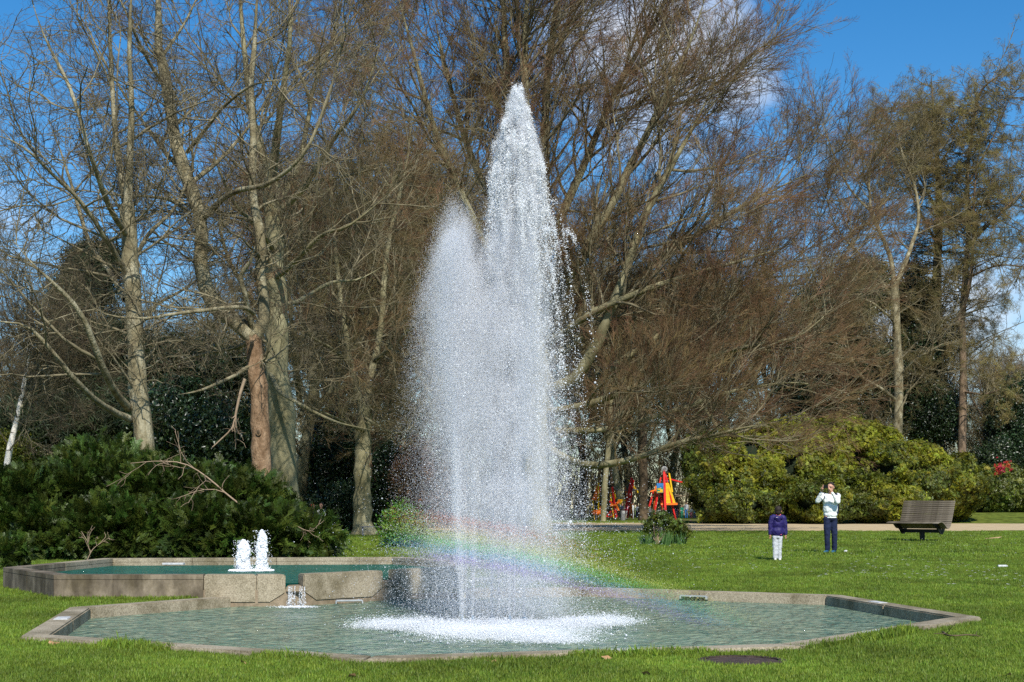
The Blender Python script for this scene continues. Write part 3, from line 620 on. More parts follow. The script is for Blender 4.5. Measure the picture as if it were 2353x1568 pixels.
# leaf clumps
def leaf_clump(name, m, n, size, spread, aspect=.4, droop=0., flat=.0, out=.5):
    """n leaves, each a folded pair of quads, spread through a ball of unit radius*spread, pointing outward"""
    c = rng.normal(size=(n, 3)); c = nrm(c)*spread*(rng.random((n, 1))**.45); c[:, 2] *= (1-flat)
    d = nrm(nrm(c)*out+rng.normal(0, .6, (n, 3))+np.array([0, 0, -droop])); s = nrm(np.cross(d, rng.normal(0, .5, (n, 3))+np.array([0, 0, 1.]))); nn = np.cross(s, d)
    L_ = size*rng.uniform(.7, 1.3, (n, 1)); w = L_*aspect*.5
    p0 = c; p3 = c+d*L_-nn*L_*.15; pm = c+d*L_*.5
    V = np.stack([p0, pm+s*w+nn*w*.4, p3, pm-s*w+nn*w*.4, pm], 1).reshape(-1, 3); b = np.arange(n)[:, None]*5
    F = np.concatenate([b+np.array([[0, 1, 4]]), b+np.array([[1, 2, 4]]), b+np.array([[2, 3, 4]]), b+np.array([[3, 0, 4]])])
    return kit_obj(name, V, F, m)
def whorl_clump(name, m, nw, size, spread, aspect=.34):
    """rosettes of long leaves at shoot ends, rhododendron fashion"""
    Cs, Ds = [], []
    for k in range(nw):
        c = nrm(rng.normal(size=3))*spread*rng.random()**.4; ax = nrm(c+np.array([0, 0, .7])*spread); u = nrm(np.cross(ax, rng.normal(size=3))); v = np.cross(ax, u)
        for j in range(8):
            a = j*2*PI/8+rng.random()*.4; Cs.append(c); Ds.append(nrm((u*np.cos(a)+v*np.sin(a))*1.0+ax*rng.uniform(-.15, .5)))
    c = np.array(Cs); d = np.array(Ds); n = len(c); s = nrm(np.cross(d, np.array([0, 0, 1.])+rng.normal(0, .2, (n, 3)))); nn = np.cross(s, d)
    L_ = size*rng.uniform(.75, 1.25, (n, 1)); w = L_*aspect*.5; pm = c+d*L_*.55; p3 = c+d*L_-np.array([0, 0, 1])*L_*.12
    V = np.stack([c, pm+s*w+nn*w*.3, p3, pm-s*w+nn*w*.3, pm], 1).reshape(-1, 3); b = np.arange(n)[:, None]*5
    F = np.concatenate([b+np.array([[0, 1, 4]]), b+np.array([[1, 2, 4]]), b+np.array([[2, 3, 4]]), b+np.array([[3, 0, 4]])])
    return kit_obj(name, V, F, m)
def yew_spray(name, m):
    """drooping feathery frond along +Z, unit length, needles two-ranked in tufts"""
    P0 = np.zeros((1, 6, 3)); t = np.linspace(0, 1, 6); P0[0, :, 2] = t; P0[0, :, 0] = .18*t*t
    P1, R1 = spawn(P0, np.full((1, 6), .01), 16, .42, (30, 55), 0, .08, K=4, rs=.8, rend=.003, tmin=.05, lv=.2)
    P1[:, :, 1] *= 1.0; P1[:, :, 0] = P1[:, :, 0]*.4+.18*P1[:, :, 2]**2*.6
    allP = np.concatenate([P1.reshape(-1, 4, 3)]); Cs, Ds = [], []
    for q in range(3):
        a, b = allP[:, q], allP[:, q+1]
        for f in (.15, .5, .85): Cs.append(a*(1-f)+b*f); Ds.append(nrm(b-a))
    c = np.concatenate(Cs); tn = np.concatenate(Ds); sd = nrm(np.cross(tn, np.array([[1., 0, 0]])))
    out = []
    for sg in (-1, 1):
        d = nrm(sd*sg+tn*.7+rng.normal(0, .15, c.shape)); L_ = rng.uniform(.07, .12, (len(c), 1)); w = .018; pp = np.cross(d, np.array([[1., .2, 0]])); pp = nrm(pp)
        out.append(np.stack([c, c+d*L_*.6+pp*w, c+d*L_, c+d*L_*.6-pp*w], 1))
    V = np.concatenate(out).reshape(-1, 3); F = np.arange(len(V)).reshape(-1, 4)
    return kit_obj(name, V, F, m)
kit('yew', [yew_spray('yew_%d' % i, M['yew']) for i in range(4)])
kit('rhodo', [whorl_clump('rh_%d' % i, M['rhodo'], 9, .17, .42) for i in range(4)])
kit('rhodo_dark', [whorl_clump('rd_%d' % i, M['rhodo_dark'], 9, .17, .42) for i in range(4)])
kit('holly', [leaf_clump('ho_%d' % i, M['holly'], 60, .13, .5, .5) for i in range(4)])
kit('conifer', [leaf_clump('co_%d' % i, M['conifer'], 110, .22, .5, .12, droop=.5, flat=.5) for i in range(4)])
kit('fresh', [leaf_clump('fr_%d' % i, M['fresh_leaf'], 34, .10, .45, .5) for i in range(3)])
kit('copper', [leaf_clump('cp_%d' % i, M['brown_leaf'], 40, .09, .5, .55, flat=.4) for i in range(3)])
kit('yellowish', [leaf_clump('ye_%d' % i, M['yellow_shrub'], 60, .12, .5, .45) for i in range(3)])
kit('bloom', [leaf_clump('bl_%d' % i, M['red_bloom'], 40, .16, .28, .8) for i in range(2)])
def tuft(name, m, n, h, sp, curve=.5, wd=.0028):
    Vs, Fs = [], []
    for i in range(n):
        a = rng.random()*2*PI; r = sp*math.sqrt(rng.random()); x, y = r*math.cos(a), r*math.sin(a); H = h*rng.uniform(.55, 1.25); b = rng.random()*2*PI
        lx, ly = math.cos(b), math.sin(b); c = curve*H*rng.uniform(.2, 1.2); px_, py_ = -ly*wd, lx*wd; o = len(Vs)
        Vs += [(x-px_, y-py_, -.004), (x+px_, y+py_, -.004), (x+lx*c*.35+px_*.8, y+ly*c*.35+py_*.8, H*.6), (x+lx*c*.35-px_*.8, y+ly*c*.35-py_*.8, H*.6), (x+lx*c, y+ly*c, H)]
        Fs.append((o, o+1, o+2, o+3)); Fs.append((o+3, o+2, o+4, o+4))
    V = np.array(Vs); q = np.array(Fs[0::2]); tt = np.array([f[:3] for f in Fs[1::2]])
    return kit_obj(name, V, [q, tt], m)
kit('grass', [tuft('gr_%d' % i, M['blade'], 22, .036, .06) for i in range(5)])
kit('grass_far', [tuft('gf_%d' % i, M['blade'], 26, .05, .16, .5, .006) for i in range(4)])
kit('iris', [tuft('ir_%d' % i, M['iris'], 14, .5, .12, .5, .012) for i in range(2)])
def daisy_obj():
    V, F = [], []
    for k in range(7):
        a = k*2*PI/7; b = a+.6; o = len(V)
        V += [(0, 0, .05), (.012*math.cos(a), .012*math.sin(a), .052), (.012*math.cos(b), .012*math.sin(b), .052)]; F.append((o, o+1, o+2))
    return kit_obj('daisy', np.array(V), np.array(F), M['daisy'])
kit('daisy', [daisy_obj()])

# ------------------------------------------------------------------ grass blades
def field(n, y0, y1, power=1.0):
    u = rng.random(n); y = y0*(y1/y0)**u if power else y0+(y1-y0)*u
    x = rng.uniform(-1, 1, n)*(y*.375+.6); return x, y
def grass(name, n, y0, y1, kitn, smin, smax):
    x, y = field(n, y0, y1)
    ok = ((x-1.70)**2+(y-10.53)**2 > .105) & ~inside(inset(oct_pts, .07), x, y) & ~inside(inset(RA, .02), x, y) & ~((y > 67) & (y < 99) & (x > -8))
    x, y = x[ok], y[ok]; P = np.stack([x, y, np.zeros(len(x))], 1)
    pat = smooth_noise3(P, .9, 2)*.6+smooth_noise3(P, 4, 4)*.4
    tl = rng.normal(0, .12, (len(x), 2)); rot = np.stack([tl[:, 0], tl[:, 1], rng.random(len(x))*2*PI], 1)
    o = scatter(name, P, rot, (smin+(smax-smin)*pat)*rng.uniform(.75, 1.2, len(x)), kitn); return o
tag(grass('grass', 95000, 8.8, 33, 'grass', .55, 1.35), 'short bright green grass blades covering the lawn')
tag(grass('distant_grass', 45000, 31, 118, 'grass_far', .6, 1.3), 'grass blades of the farther lawn towards the path')
# rank tufts along the near rim of the lower pool
pts = []
for k in (4, 5, 6, 7):
    a, b = oct_pts[k], oct_pts[(k+1) % 8]
    for i in range(1500):
        q = lerp2(a, b, rng.random()); pts.append((q[0]*1.0+rng.normal(0, .03), q[1]-abs(rng.normal(0, .05))+.03, 0.0) if k != 4 else (q[0]-abs(rng.normal(0, .05)), q[1], 0.))
pts = np.array(pts); cl = smooth_noise3(pts, 1.3, 6); ok = (cl > .47) & (pts[:, 0] > -3.3) & (pts[:, 0] < 3.6); pts = pts[ok]; cl = cl[ok]
tag(scatter('rim_grass', pts, np.stack([rng.normal(0, .2, len(pts)), rng.normal(0, .2, len(pts)), rng.random(len(pts))*6], 1), .75+1.7*cl*rng.random(len(pts)), 'grass'), 'longer grass tufts hanging over the near rim of the pool')
# along the foot of the raised wall
pts = []
for A, B in ((RA[7], RA[0]), (RA[0], lerp2(RA[0], RA[1], .6))):
    for i in range(500): q = lerp2(A, B, rng.random()); pts.append((q[0]-abs(rng.normal(0, .03))-.01, q[1]-abs(rng.normal(0, .04))-.01, 0))
pts = np.array(pts); tag(scatter('wall_foot_grass', pts, np.stack([rng.normal(0, .2, len(pts)), rng.normal(0, .2, len(pts)), rng.random(len(pts))*6], 1), .7+1.0*rng.random(len(pts)), 'grass'), 'tufts of grass along the foot of the raised wall')
# daisies on the right-hand lawn
x = []; 
while len(x) < 900:
    yy = 19*(95/19)**rng.random(); xx = rng.uniform(.03, .38)*yy
    q = np.array([[xx, yy, 0]]); 
    if smooth_noise3(q, .55, 8)[0] > .52: x.append((xx, yy, 0))
x = np.array(x); tag(scatter('daisies', x, np.zeros((len(x), 3)), rng.uniform(1.2, 2.4, len(x)), 'daisy'), 'scattered white daisies in the grass on the right')
# ------------------------------------------------------------------ trees
def conv(limb, d):
    """limb: list of (px, py[, depth offset])"""
    return [V3(q[0], q[1], d+(q[2] if len(q) > 2 else 0)) for q in limb]
BR = {}
def branch_mesh(name, sets, m, parent, origin, S=(6, 4, 3), kind='stuff'):
    Vs, Fs, off = [], [], 0
    for (P, R), s in zip(sets, S):
        V, F = tubes(P, R, s); Vs.append(V); Fs.append(F+off); off += len(V)
    V = np.concatenate(Vs)-np.array(origin)[None]
    o = obj(name, mesh_np(name, V, np.concatenate(Fs), m, True), parent); o['kind'] = kind
    return o
def tree(name, label, cat, d, limbs, bark, kitn, n=(60, 500, 2500), ln=(4.5, 2.2, 1.1), ntw=8000, tws=(.6, 1.2), up=(.05, .04, .04), ang=((35, 70), (30, 60), (25, 55)), wig=(.14, .18, .2), sweep=(0, 0, 0), group=None, base=None, S=9, tr=.012, bark2=None, r1=.09, flare=0, tmin=.12, floor=2.0, tl=.45):
    P0 = conv(limbs[0][0], d)[0] if base is None else base
    origin = (P0[0], P0[1], 0)
    e = empty(name, origin, label, cat, group)
    LP, LR = [], []
    for i, (pts, rr) in enumerate(limbs):
        q, r = smooth_limb(conv(pts, d), rr, 18, .0)
        q[2:] += rng.normal(0, .012, (16, 3))*r[2:, None]*6
        r = r*(1+.05*rng.normal(size=18))
        if i > 0: r = r*np.concatenate([np.ones(13), [.9, .75, .55, .35, .12]])
        if i == 0 and flare: r[0] *= 1+flare; r[1] *= 1+flare*.25
        LP.append(q); LR.append(r)
        V, F = tubes(q[None], r[None], S if i == 0 else max(6, S-2)); bmt = bark if (i == 0 or bark2 is None) else bark2
        # subtle lumps
        o = obj('trunk' if i == 0 else 'bough', mesh_np('trunk', V-np.array(origin)[None], F, bmt, True), e)
    LP, LR = np.array(LP), np.array(LR)
    A = spawn(LP, LR, n[0], ln[0], ang[0], up[0], wig[0], K=8, rs=.55, rend=tr*1.6, tmin=tmin, sweep=sweep, lv=.3, rcap=r1, taperlen=tl)
    B = spawn(*(np.concatenate([A[0], ]), A[1]), n[1], ln[1], ang[1], up[1], wig[1], K=6, rs=.6, rend=tr, sweep=sweep, lv=.3)
    L8 = smooth_limb
    C = spawn(B[0], B[1], n[2], ln[2], ang[2], up[2], wig[2], K=5, rs=.7, rend=tr*.7, sweep=sweep, lv=.3)
    keep = lambda s: (s[0][s[0][:, :, 2].min(1) > floor], s[1][s[0][:, :, 2].min(1) > floor])
    A, B, C = keep(A), keep(B), keep(C)
    branch_mesh('branches', [A, B, C], M['bark_branch'], e, origin, (6, 4, 3))
    # twig sprays on the outer halves of the thin branches
    def tips(s, nn):
        P, R = s; N, K, _ = P.shape; p = rng.integers(0, N, nn); t = (.3+.7*rng.random(nn)**.8)*(K-1); i = np.minimum(t.astype(int), K-2); f = (t-i)[:, None]
        o = P[p, i]*(1-f)+P[p, i+1]*f; tn = nrm(P[p, i+1]-P[p, i]); rv = nrm(rng.normal(size=(nn, 3))); return o, nrm(tn+rv*.55+np.array([sweep[0], sweep[1], up[2]+sweep[2]])*2)
    o1, d1 = tips(C, int(ntw*.75)); o2, d2 = tips(B, ntw-int(ntw*.75)); o_, d_ = np.concatenate([o1, o2]), np.concatenate([d1, d2])
    ok = o_[:, 2] > floor; o_, d_ = o_[ok], d_[ok]
    scatter('twigs', o_, rot_from(d_), rng.uniform(*tws, len(o_)), kitn, e, origin=origin)
    return e

# maple on the left behind the yews
tree('maple_tree', 'bare grey maple rising from the dark hedge, straight trunk forking high up at the left', 'tree', 38,
     [([(346, 1262), (334, 1060), (322, 940), (313, 800), (304, 680), (298, 560), (292, 470)], (.29, .20)),
      ([(293, 480), (281, 420, .2), (270, 340, .6), (258, 200, 1), (252, 60, 1.3), (246, -120, 1.6)], (.12, .03)),
      ([(293, 480), (298, 380, -.2), (302, 250, -.5), (298, 100, -.8), (306, -100, -1)], (.13, .03)),
      ([(301, 965), (260, 945, -1), (219, 918, -2), (168, 868, -3), (117, 805, -3.6), (62, 750, -4), (0, 739, -4.5), (-60, 730, -5)], (.10, .02)),
      ([(295, 938), (266, 903, -1), (234, 840, -2), (211, 778, -2.6), (187, 723, -3), (125, 653, -3.6), (78, 610, -4), (20, 540, -4)], (.12, .02)),
      ([(287, 690), (262, 640, 1), (203, 551, 2), (172, 449, 2.5), (140, 350, 3), (100, 250, 3)], (.09, .02)),
      ([(298, 640), (250, 560, -1), (190, 470, -2), (120, 400, -3), (40, 330, -4), (-40, 300, -4)], (.08, .02)),
      ([(292, 545), (240, 450, -2), (200, 330, -3), (160, 200, -3), (100, 80, -3), (60, -40, -3)], (.08, .02)),
      ([(300, 620), (340, 540, 1), (400, 480, 2), (440, 380, 3), (470, 250, 3)], (.07, .02)),
      ([(310, 760), (360, 700, 2), (430, 660, 3), (500, 600, 4)], (.06, .02))],
     M['bark_grey'], 'twigs_grey', (80, 600, 1900), (3.4, 1.6, .85), 1500, (.4, .85), wig=(.18, .26, .3), tr=.009, r1=.05, tmin=.15, floor=3.6)
# forked brown tree
tree('forked_tree', 'brown-barked tree with a knot hole, forking into a thick curved left bough', 'tree', 41,
     [([(603, 1258), (602, 1059), (598, 981), (594, 903), (587, 824), (582, 770)], (.30, .24)),
      ([(583, 775), (563, 752), (527, 730), (484, 690), (466, 640), (460, 580), (461, 508), (446, 450), (424, 391), (404, 332), (392, 254), (380, 176), (366, 120), (364, 39), (362, -110)], (.25, .13)),
      ([(583, 778), (598, 765), (607, 738), (602, 690), (598, 629), (600, 551), (590, 500), (579, 430), (582, 313), (576, 195), (586, 78), (596, -100)], (.22, .06)),
      ([(585, 770), (572, 720, -.4), (563, 680, -.8), (556, 629, -1), (577, 598, -1.2), (586, 565, -1)], (.09, .05)),
      ([(582, 720, -1), (559, 707, -2), (461, 715, -3), (400, 722, -3.5), (344, 731, -4), (234, 719, -4.5), (203, 696, -5)], (.065, .02)),
      ([(575, 785), (540, 800, 1), (480, 812, 1.5), (430, 824, 2), (352, 856, 3)], (.07, .025)),
      ([(573, 840), (545, 860, -1), (496, 883, -2), (452, 900, -2.5), (410, 907, -3)], (.06, .03)),
      ([(428, 400), (380, 350, 1), (350, 310, 1.6), (300, 240, 2), (250, 160, 2.5), (180, 60, 3)], (.08, .02)),
      ([(424, 480), (390, 460, -1), (340, 452, -2), (290, 450, -3), (160, 435, -4)], (.06, .02)),
      ([(430, 350, 0), (470, 300, -1), (520, 240, -2), (600, 190, -3), (690, 180, -3)], (.07, .02)),
      ([(470, 500, 0), (540, 440, -2), (620, 420, -3), (700, 350, -4), (760, 200, -4), (800, 60, -4)], (.09, .02)),
      ([(440, 420), (490, 380, 1), (540, 330, 2), (600, 250, 2.5), (660, 120, 3)], (.08, .02)),
      ([(372, 130), (420, 60, 1), (470, -40, 2)], (.06, .02)), ([(378, 200), (330, 120, -1), (290, 30, -2), (240, -80, -2)], (.06, .02))],
     M['bark_brown'], 'twigs_grey', (95, 650, 1900), (3.2, 1.6, .85), 1500, (.4, .9), wig=(.18, .26, .3), tr=.009, r1=.05, tmin=.15, bark2=M['bark_grey'], floor=4.6)
# knot hole ring on the brown trunk
kt = [o for o in COL.objects if o.name == 'forked_tree'][0]
bm = bmesh.new(); c = V3(594, 993, 40.70); bmesh.ops.create_icosphere(bm, subdivisions=2, radius=.085, matrix=Matrix.Translation((c[0]-kt.location.x, c[1]-kt.location.y, c[2])) @ Matrix.Diagonal((1, .5, 1.5, 1))); from_bm('knot', bm, M['bark_brown'], kt, True)
bm = bmesh.new(); bmesh.ops.create_icosphere(bm, subdivisions=2, radius=.045, matrix=Matrix.Translation((c[0]-kt.location.x, c[1]-kt.location.y-.035, c[2])) @ Matrix.Diagonal((1, .5, 1.6, 1))); from_bm('knot_hollow', bm, M['bark_dark'], kt, True)
# the olive beech just right of it
tree('beech_tree', 'tall olive-grey beech with a thick smooth trunk just right of the forked brown tree', 'tree', 47,
     [([(660, 1250), (656, 1137), (645, 942), (635, 824), (636, 746), (633, 629), (632, 551), (627, 470), (622, 420)], (.47, .28)),
      ([(622, 425), (600, 340, .5), (578, 273, 1), (566, 156, 1.5), (555, 39, 2), (545, -120, 2)], (.17, .05)),
      ([(623, 425), (633, 350, -.5), (641, 273, -1), (655, 180, -1.5), (664, 117, -2), (660, -110, -2)], (.17, .05)),
      ([(628, 500), (655, 440, 1), (684, 391, 2), (705, 290, 2.5), (723, 195, 3), (762, 98, 3.5), (800, -80, 4)], (.14, .04)),
      ([(622, 860, -.3), (641, 899, -1), (684, 926, -2), (742, 957, -3), (790, 975, -4), (860, 990, -4)], (.08, .025)),
      ([(633, 640), (680, 600, -2), (740, 540, -3), (800, 520, -4), (900, 440, -4)], (.10, .02)),
      ([(632, 580), (590, 520, -2), (540, 470, -3), (500, 380, -4), (470, 300, -4)], (.09, .02)),
      ([(634, 700), (690, 690, 2), (760, 650, 3), (830, 640, 4), (900, 600, 4)], (.09, .02)),
      ([(632, 500), (700, 430, -1), (760, 330, -2), (830, 230, -3), (880, 80, -3)], (.11, .03))],
     M['bark_beech'], 'twigs_beech', (85, 650, 1900), (4.5, 2.1, 1.1), 1900, (.5, 1.1), wig=(.13, .18, .2), up=(.06, .05, .06), tr=.009, r1=.06, tmin=.2, flare=.25, floor=5.2)
# T4
tree('beech_tree', 'slender pale-trunked beech standing on the grass left of the fountain, its foot flared', 'tree', 58,
     [([(836, 1231), (833, 1180), (833, 1100), (834, 1000), (838, 930)], (.40, .30)),
      ([(832, 940), (815, 880), (797, 780), (782, 680), (770, 560), (760, 420), (740, 250)], (.17, .04)),
      ([(840, 935), (852, 860, 1), (872, 780, 1), (882, 650, 1), (900, 520, 2), (930, 400, 2), (950, 250, 2)], (.20, .04)),
      ([(836, 990, -.3), (800, 975, -1.5), (760, 955, -3), (700, 930, -4)], (.07, .02)),
      ([(838, 960, -.3), (880, 985, -1.5), (920, 995, -3), (960, 975, -4)], (.06, .02)),
      ([(860, 830), (910, 790, -2), (960, 740, -3), (1010, 700, -4)], (.10, .03)),
      ([(808, 840), (760, 800, -2), (710, 770, -3), (670, 720, -4)], (.08, .02))],
     M['bark_beech'], 'twigs_olive', (110, 850, 2500), (4.4, 2.1, 1.1), 2800, (.5, 1.1), wig=(.14, .2, .22), tr=.010, r1=.06, flare=.5, tmin=.08, floor=3.9)
# the great beech behind the fountain
T5 = [([(1222, 1223), (1226, 1100), (1232, 950), (1234, 800), (1228, 650), (1222, 520)], (.80, .52)),
      ([(1226, 560), (1200, 450, .5), (1172, 330, 1), (1164, 200, 1.5), (1158, 20, 2), (1150, -150, 2)], (.30, .10)),
      ([(1226, 540), (1222, 430, -.5), (1210, 300, -1), (1206, 150, -1), (1215, -120, -1)], (.30, .10)),
      ([(1230, 600), (1248, 480, 1), (1252, 340, 1.5), (1256, 200, 2), (1272, 60, 2), (1290, -120, 2)], (.32, .10)),
      ([(1248, 900), (1310, 880, -1), (1370, 793, -2), (1400, 720, -2.5), (1440, 620, -3), (1480, 500, -3), (1545, 380, -3), (1610, 260, -3), (1660, 150, -3)], (.34, .06)),
      ([(1250, 950), (1330, 935, -2), (1420, 905, -3), (1550, 850, -4), (1700, 800, -5), (1850, 765, -6), (1920, 700, -6)], (.22, .04)),
      ([(1252, 1020), (1300, 1055, -2), (1380, 1070, -4), (1470, 1050, -5), (1560, 1018, -6), (1640, 1000, -7), (1700, 985, -7.5), (1790, 970, -8)], (.20, .06)),
      ([(1242, 840), (1350, 760, 2), (1450, 650, 3), (1600, 540, 4), (1750, 450, 4), (1880, 390, 4)], (.28, .05)),
      ([(1236, 740), (1320, 620, -1), (1400, 480, -2), (1470, 340, -2), (1540, 200, -2), (1600, 60, -2), (1630, -40, -2)], (.28, .05)),
      ([(1230, 640), (1290, 500, 2), (1350, 360, 3), (1420, 200, 3), (1500, 60, 3), (1560, -80, 3)], (.26, .06)),
      ([(1240, 760), (1180, 690, -1), (1120, 580, -2), (1060, 440, -3), (1000, 300, -3), (950, 120, -3), (900, -60, -3)], (.26, .06)),
      ([(1246, 880), (1160, 800, 2), (1080, 720, 3), (990, 620, 4), (900, 540, 4), (830, 480, 4)], (.24, .05)),
      ([(1228, 620), (1150, 500, 2), (1080, 350, 3), (1030, 180, 3), (990, 0, 3)], (.24, .06)),
      ([(1250, 960), (1150, 930, -2), (1060, 900, -4), (970, 860, -5), (900, 850, -6)], (.18, .04)),
      ([(1244, 870), (1380, 860, 4), (1500, 780, 5), (1640, 700, 6), (1790, 620, 6), (1900, 540, 6)], (.24, .04)),
      ([(1250, 990), (1400, 985, 2), (1530, 950, 3), (1680, 900, 3), (1830, 880, 3), (1920, 890, 3)], (.18, .03)),
      ([(1240, 800), (1400, 700, -3), (1560, 640, -4), (1700, 600, -5), (1830, 560, -5)], (.2, .04))]
tree('beech_tree', 'great wide-spreading red-twigged beech behind the tall fountain jet, reaching far to the right', 'tree', 66, T5,
     M['bark_beech'], 'twigs_beech', (380, 3000, 9000), (5.2, 2.7, 1.5), 12500, (.7, 1.6), up=(.05, .05, .06), ang=((25, 60), (20, 50), (18, 45)), wig=(.10, .13, .15), sweep=(.02, 0, 0), tr=.012, r1=.085, tmin=.16, flare=.3, bark2=M['bark_beech'], floor=3.2)
# slender tree at the right above the rhododendrons
tree('slender_tree', 'slender moss-yellow trunk rising out of the rhododendrons, bare crooked crown', 'tree', 108,
     [([(2066, 1190), (2063, 1050), (2063, 950), (2065, 864), (2058, 727), (2055, 649)], (.42, .30)),
      ([(2055, 655), (2045, 590), (2020, 530), (2002, 481), (1998, 401), (2010, 300)], (.20, .05)),
      ([(2056, 660), (2085, 590, 1), (2111, 501, 2), (2099, 421, 2), (2075, 361, 2), (2060, 280, 2)], (.20, .05)),
      ([(2060, 920), (2020, 890, -1), (1979, 864, -2), (1950, 800, -3), (1940, 740, -3)], (.13, .04)),
      ([(2064, 870), (2100, 830, -1), (2150, 800, -2)], (.10, .03)),
      ([(2058, 740), (1990, 690, -2), (1930, 680, -3), (1880, 700, -4)], (.11, .03)),
      ([(2004, 490), (1950, 430, 1), (1910, 340, 1), (1880, 260, 1)], (.10, .03)), ([(2057, 690), (1990, 600, 1), (1920, 520, 2), (1890, 420, 2)], (.12, .03))],
     M['bark_grey'], 'twigs_olive', (120, 800, 2300), (4.2, 2.0, 1.2), 3200, (.7, 1.5), wig=(.16, .22, .24), tr=.016, r1=.09, tmin=.15)
def larch(label, d, trunk, r, n, ln, z0, side=None):
    return None
for nm, lab, d, limbs in [
    ('larch_tree', 'thick dark-trunked larch right of the slender moss-yellow tree, top pointed', 118,
     [([(2158, 1190), (2155, 1000), (2150, 700), (2158, 500), (2150, 320), (2140, 190)], (.62, .05)),
      ([(2152, 560), (2110, 480, -2), (2070, 400, -3), (2030, 330, -3)], (.12, .03)), ([(2150, 400), (2190, 320, -2), (2215, 230, -3)], (.10, .03)), ([(2150, 480), (2080, 330, 2), (2055, 230, 2)], (.1, .03))]),
    ('larch_tree', 'brown larch with a leaning twin stem and a spiky top, at the far right', 112,
     [([(2212, 1190), (2211, 1000), (2213, 824), (2211, 740), (2219, 620), (2227, 520), (2222, 401), (2232, 320), (2246, 240)], (.36, .07)),
      ([(2200, 740, -.5), (2226, 660, -.8), (2236, 560, -1), (2240, 430, -1), (2256, 300, -1.5)], (.20, .04)),
      ([(2232, 290), (2262, 200, -1), (2300, 170, -2), (2326, 135, -3)], (.11, .03)), ([(2226, 420), (2280, 320, -1), (2330, 200, -2)], (.10, .03)),
      ([(2228, 560), (2290, 500, -2), (2353, 440, -3), (2420, 400, -3)], (.12, .04)), ([(2222, 640), (2300, 610, -3), (2400, 620, -4)], (.1, .03)), ([(2211, 900), (2270, 905, -2), (2330, 880, -3)], (.1, .03))])]:
    tree(nm, lab, 'tree', d, limbs, M['bark_larch'], 'twigs_larch', (280, 1100, 1700), (5.6, 1.9, 1.0), 4300, (.45, 1.05), up=(.015, -.02, -.05), ang=((60, 100), (30, 60), (30, 70)), wig=(.08, .14, .2), tr=.016, r1=.07, tmin=.34, bark2=M['bark_larch'], tl=.8)
# birch at the far left
tree('birch_tree', 'leaning white-barked birch at the far left edge beside the hedge', 'tree', 44,
     [([(2, 1200), (18, 1050), (32, 990), (44, 935), (62, 840), (70, 700)], (.11, .05)), ([(40, 950), (60, 920), (90, 860, 1), (110, 780, 1)], (.05, .02)), ([(62, 840), (40, 740), (10, 650)], (.05, .02))],
     M['bark_birch'], 'twigs_grey', (50, 300, 800), (2.6, 1.3, .8), 2200, (.4, .8), tr=.009, r1=.03, bark2=M['bark_grey'])
# background wood: three bare tree models, each copied and placed one by one
def proto(name, h, seed, bark, kitn, ntw):
    global rng
    rng = np.random.default_rng(seed)
    k = h*F0/60.0; c0 = 1176.5; by = 1165+1.15*F0/60.0
    def pt(x, z, o=0): return (c0+x*F0/60.0, by-z*F0/60.0, o)
    limbs = [([pt(0, 0), pt(.2*rng.normal(), h*.2), pt(.3*rng.normal(), h*.42), pt(.4*rng.normal(), h*.62), pt(.6*rng.normal(), h*.9)], (.40, .06))]
    for j in range(6):
        a = rng.random()*2*PI; z = h*rng.uniform(.25, .5); s = h*rng.uniform(.14, .24); ca, sa = math.cos(a), math.sin(a)
        limbs.append(([pt(0, z), pt(ca*s*.5, z+h*.14, sa*s*.5), pt(ca*s, z+h*.32, sa*s), pt(ca*s*1.15, z+h*.5, sa*s*1.1)], (.17, .03)))
    t = tree(name, 'placeholder', 'tree', 60, limbs, bark, kitn, (80, 550, 1500), (h*.21, h*.11, h*.06), ntw, (.8, 1.7), tr=.018, r1=.08, tmin=.2, floor=3.5)
    return t
def copy_tree(o, loc, rz, s, label, group):
    c = o.copy(); COL.objects.link(c); c.location = loc; c.rotation_euler = (0, 0, rz); c.scale = (s, s, s); c['label'] = label; c['group'] = group
    for ch in o.children:
        k = ch.copy(); COL.objects.link(k); k.parent = c
    return c
rs_ = rng
protos = [proto('woodland_tree', 19, 101, M['bark_grey'], 'twigs_olive', 1300), proto('woodland_tree', 17, 102, M['bark_beech'], 'twigs_beech', 1500), proto('woodland_tree', 21, 103, M['bark_dark'], 'twigs_grey', 1400)]
rng = np.random.default_rng(5)
spots = []   # view px, distance, scale, place words
for px, d, s in [(30, 110, .8), (110, 130, .9), (200, 112, .75), (265, 150, .9), (400, 124, .85), (455, 104, .7), (520, 140, .9), (720, 88, 1.15), (775, 110, 1.3), (905, 86, 1.2), (960, 104, 1.35), (1020, 92, 1.1), (1090, 120, 1.4), (690, 68, .95),
                 (1405, 165, 1.35), (1445, 175, 1.4), (1540, 160, 1.3), (1335, 150, 1.3), (1600, 150, 1.35), (1680, 135, 1.2), (1760, 150, 1.3), (1840, 138, 1.15), (1930, 150, 1.1), (1990, 142, 1.0), (2100, 150, 1.05), (2262, 146, .95), (2300, 128, .8), (2350, 150, .85), (-60, 110, 1.0), (340, 150, 1.1), (600, 150, 1.2), (860, 150, 1.3), (1210, 150, 1.3)]:
    spots.append((px, d, s))
adj = ['thin', 'tall', 'crooked', 'upright', 'twiggy']
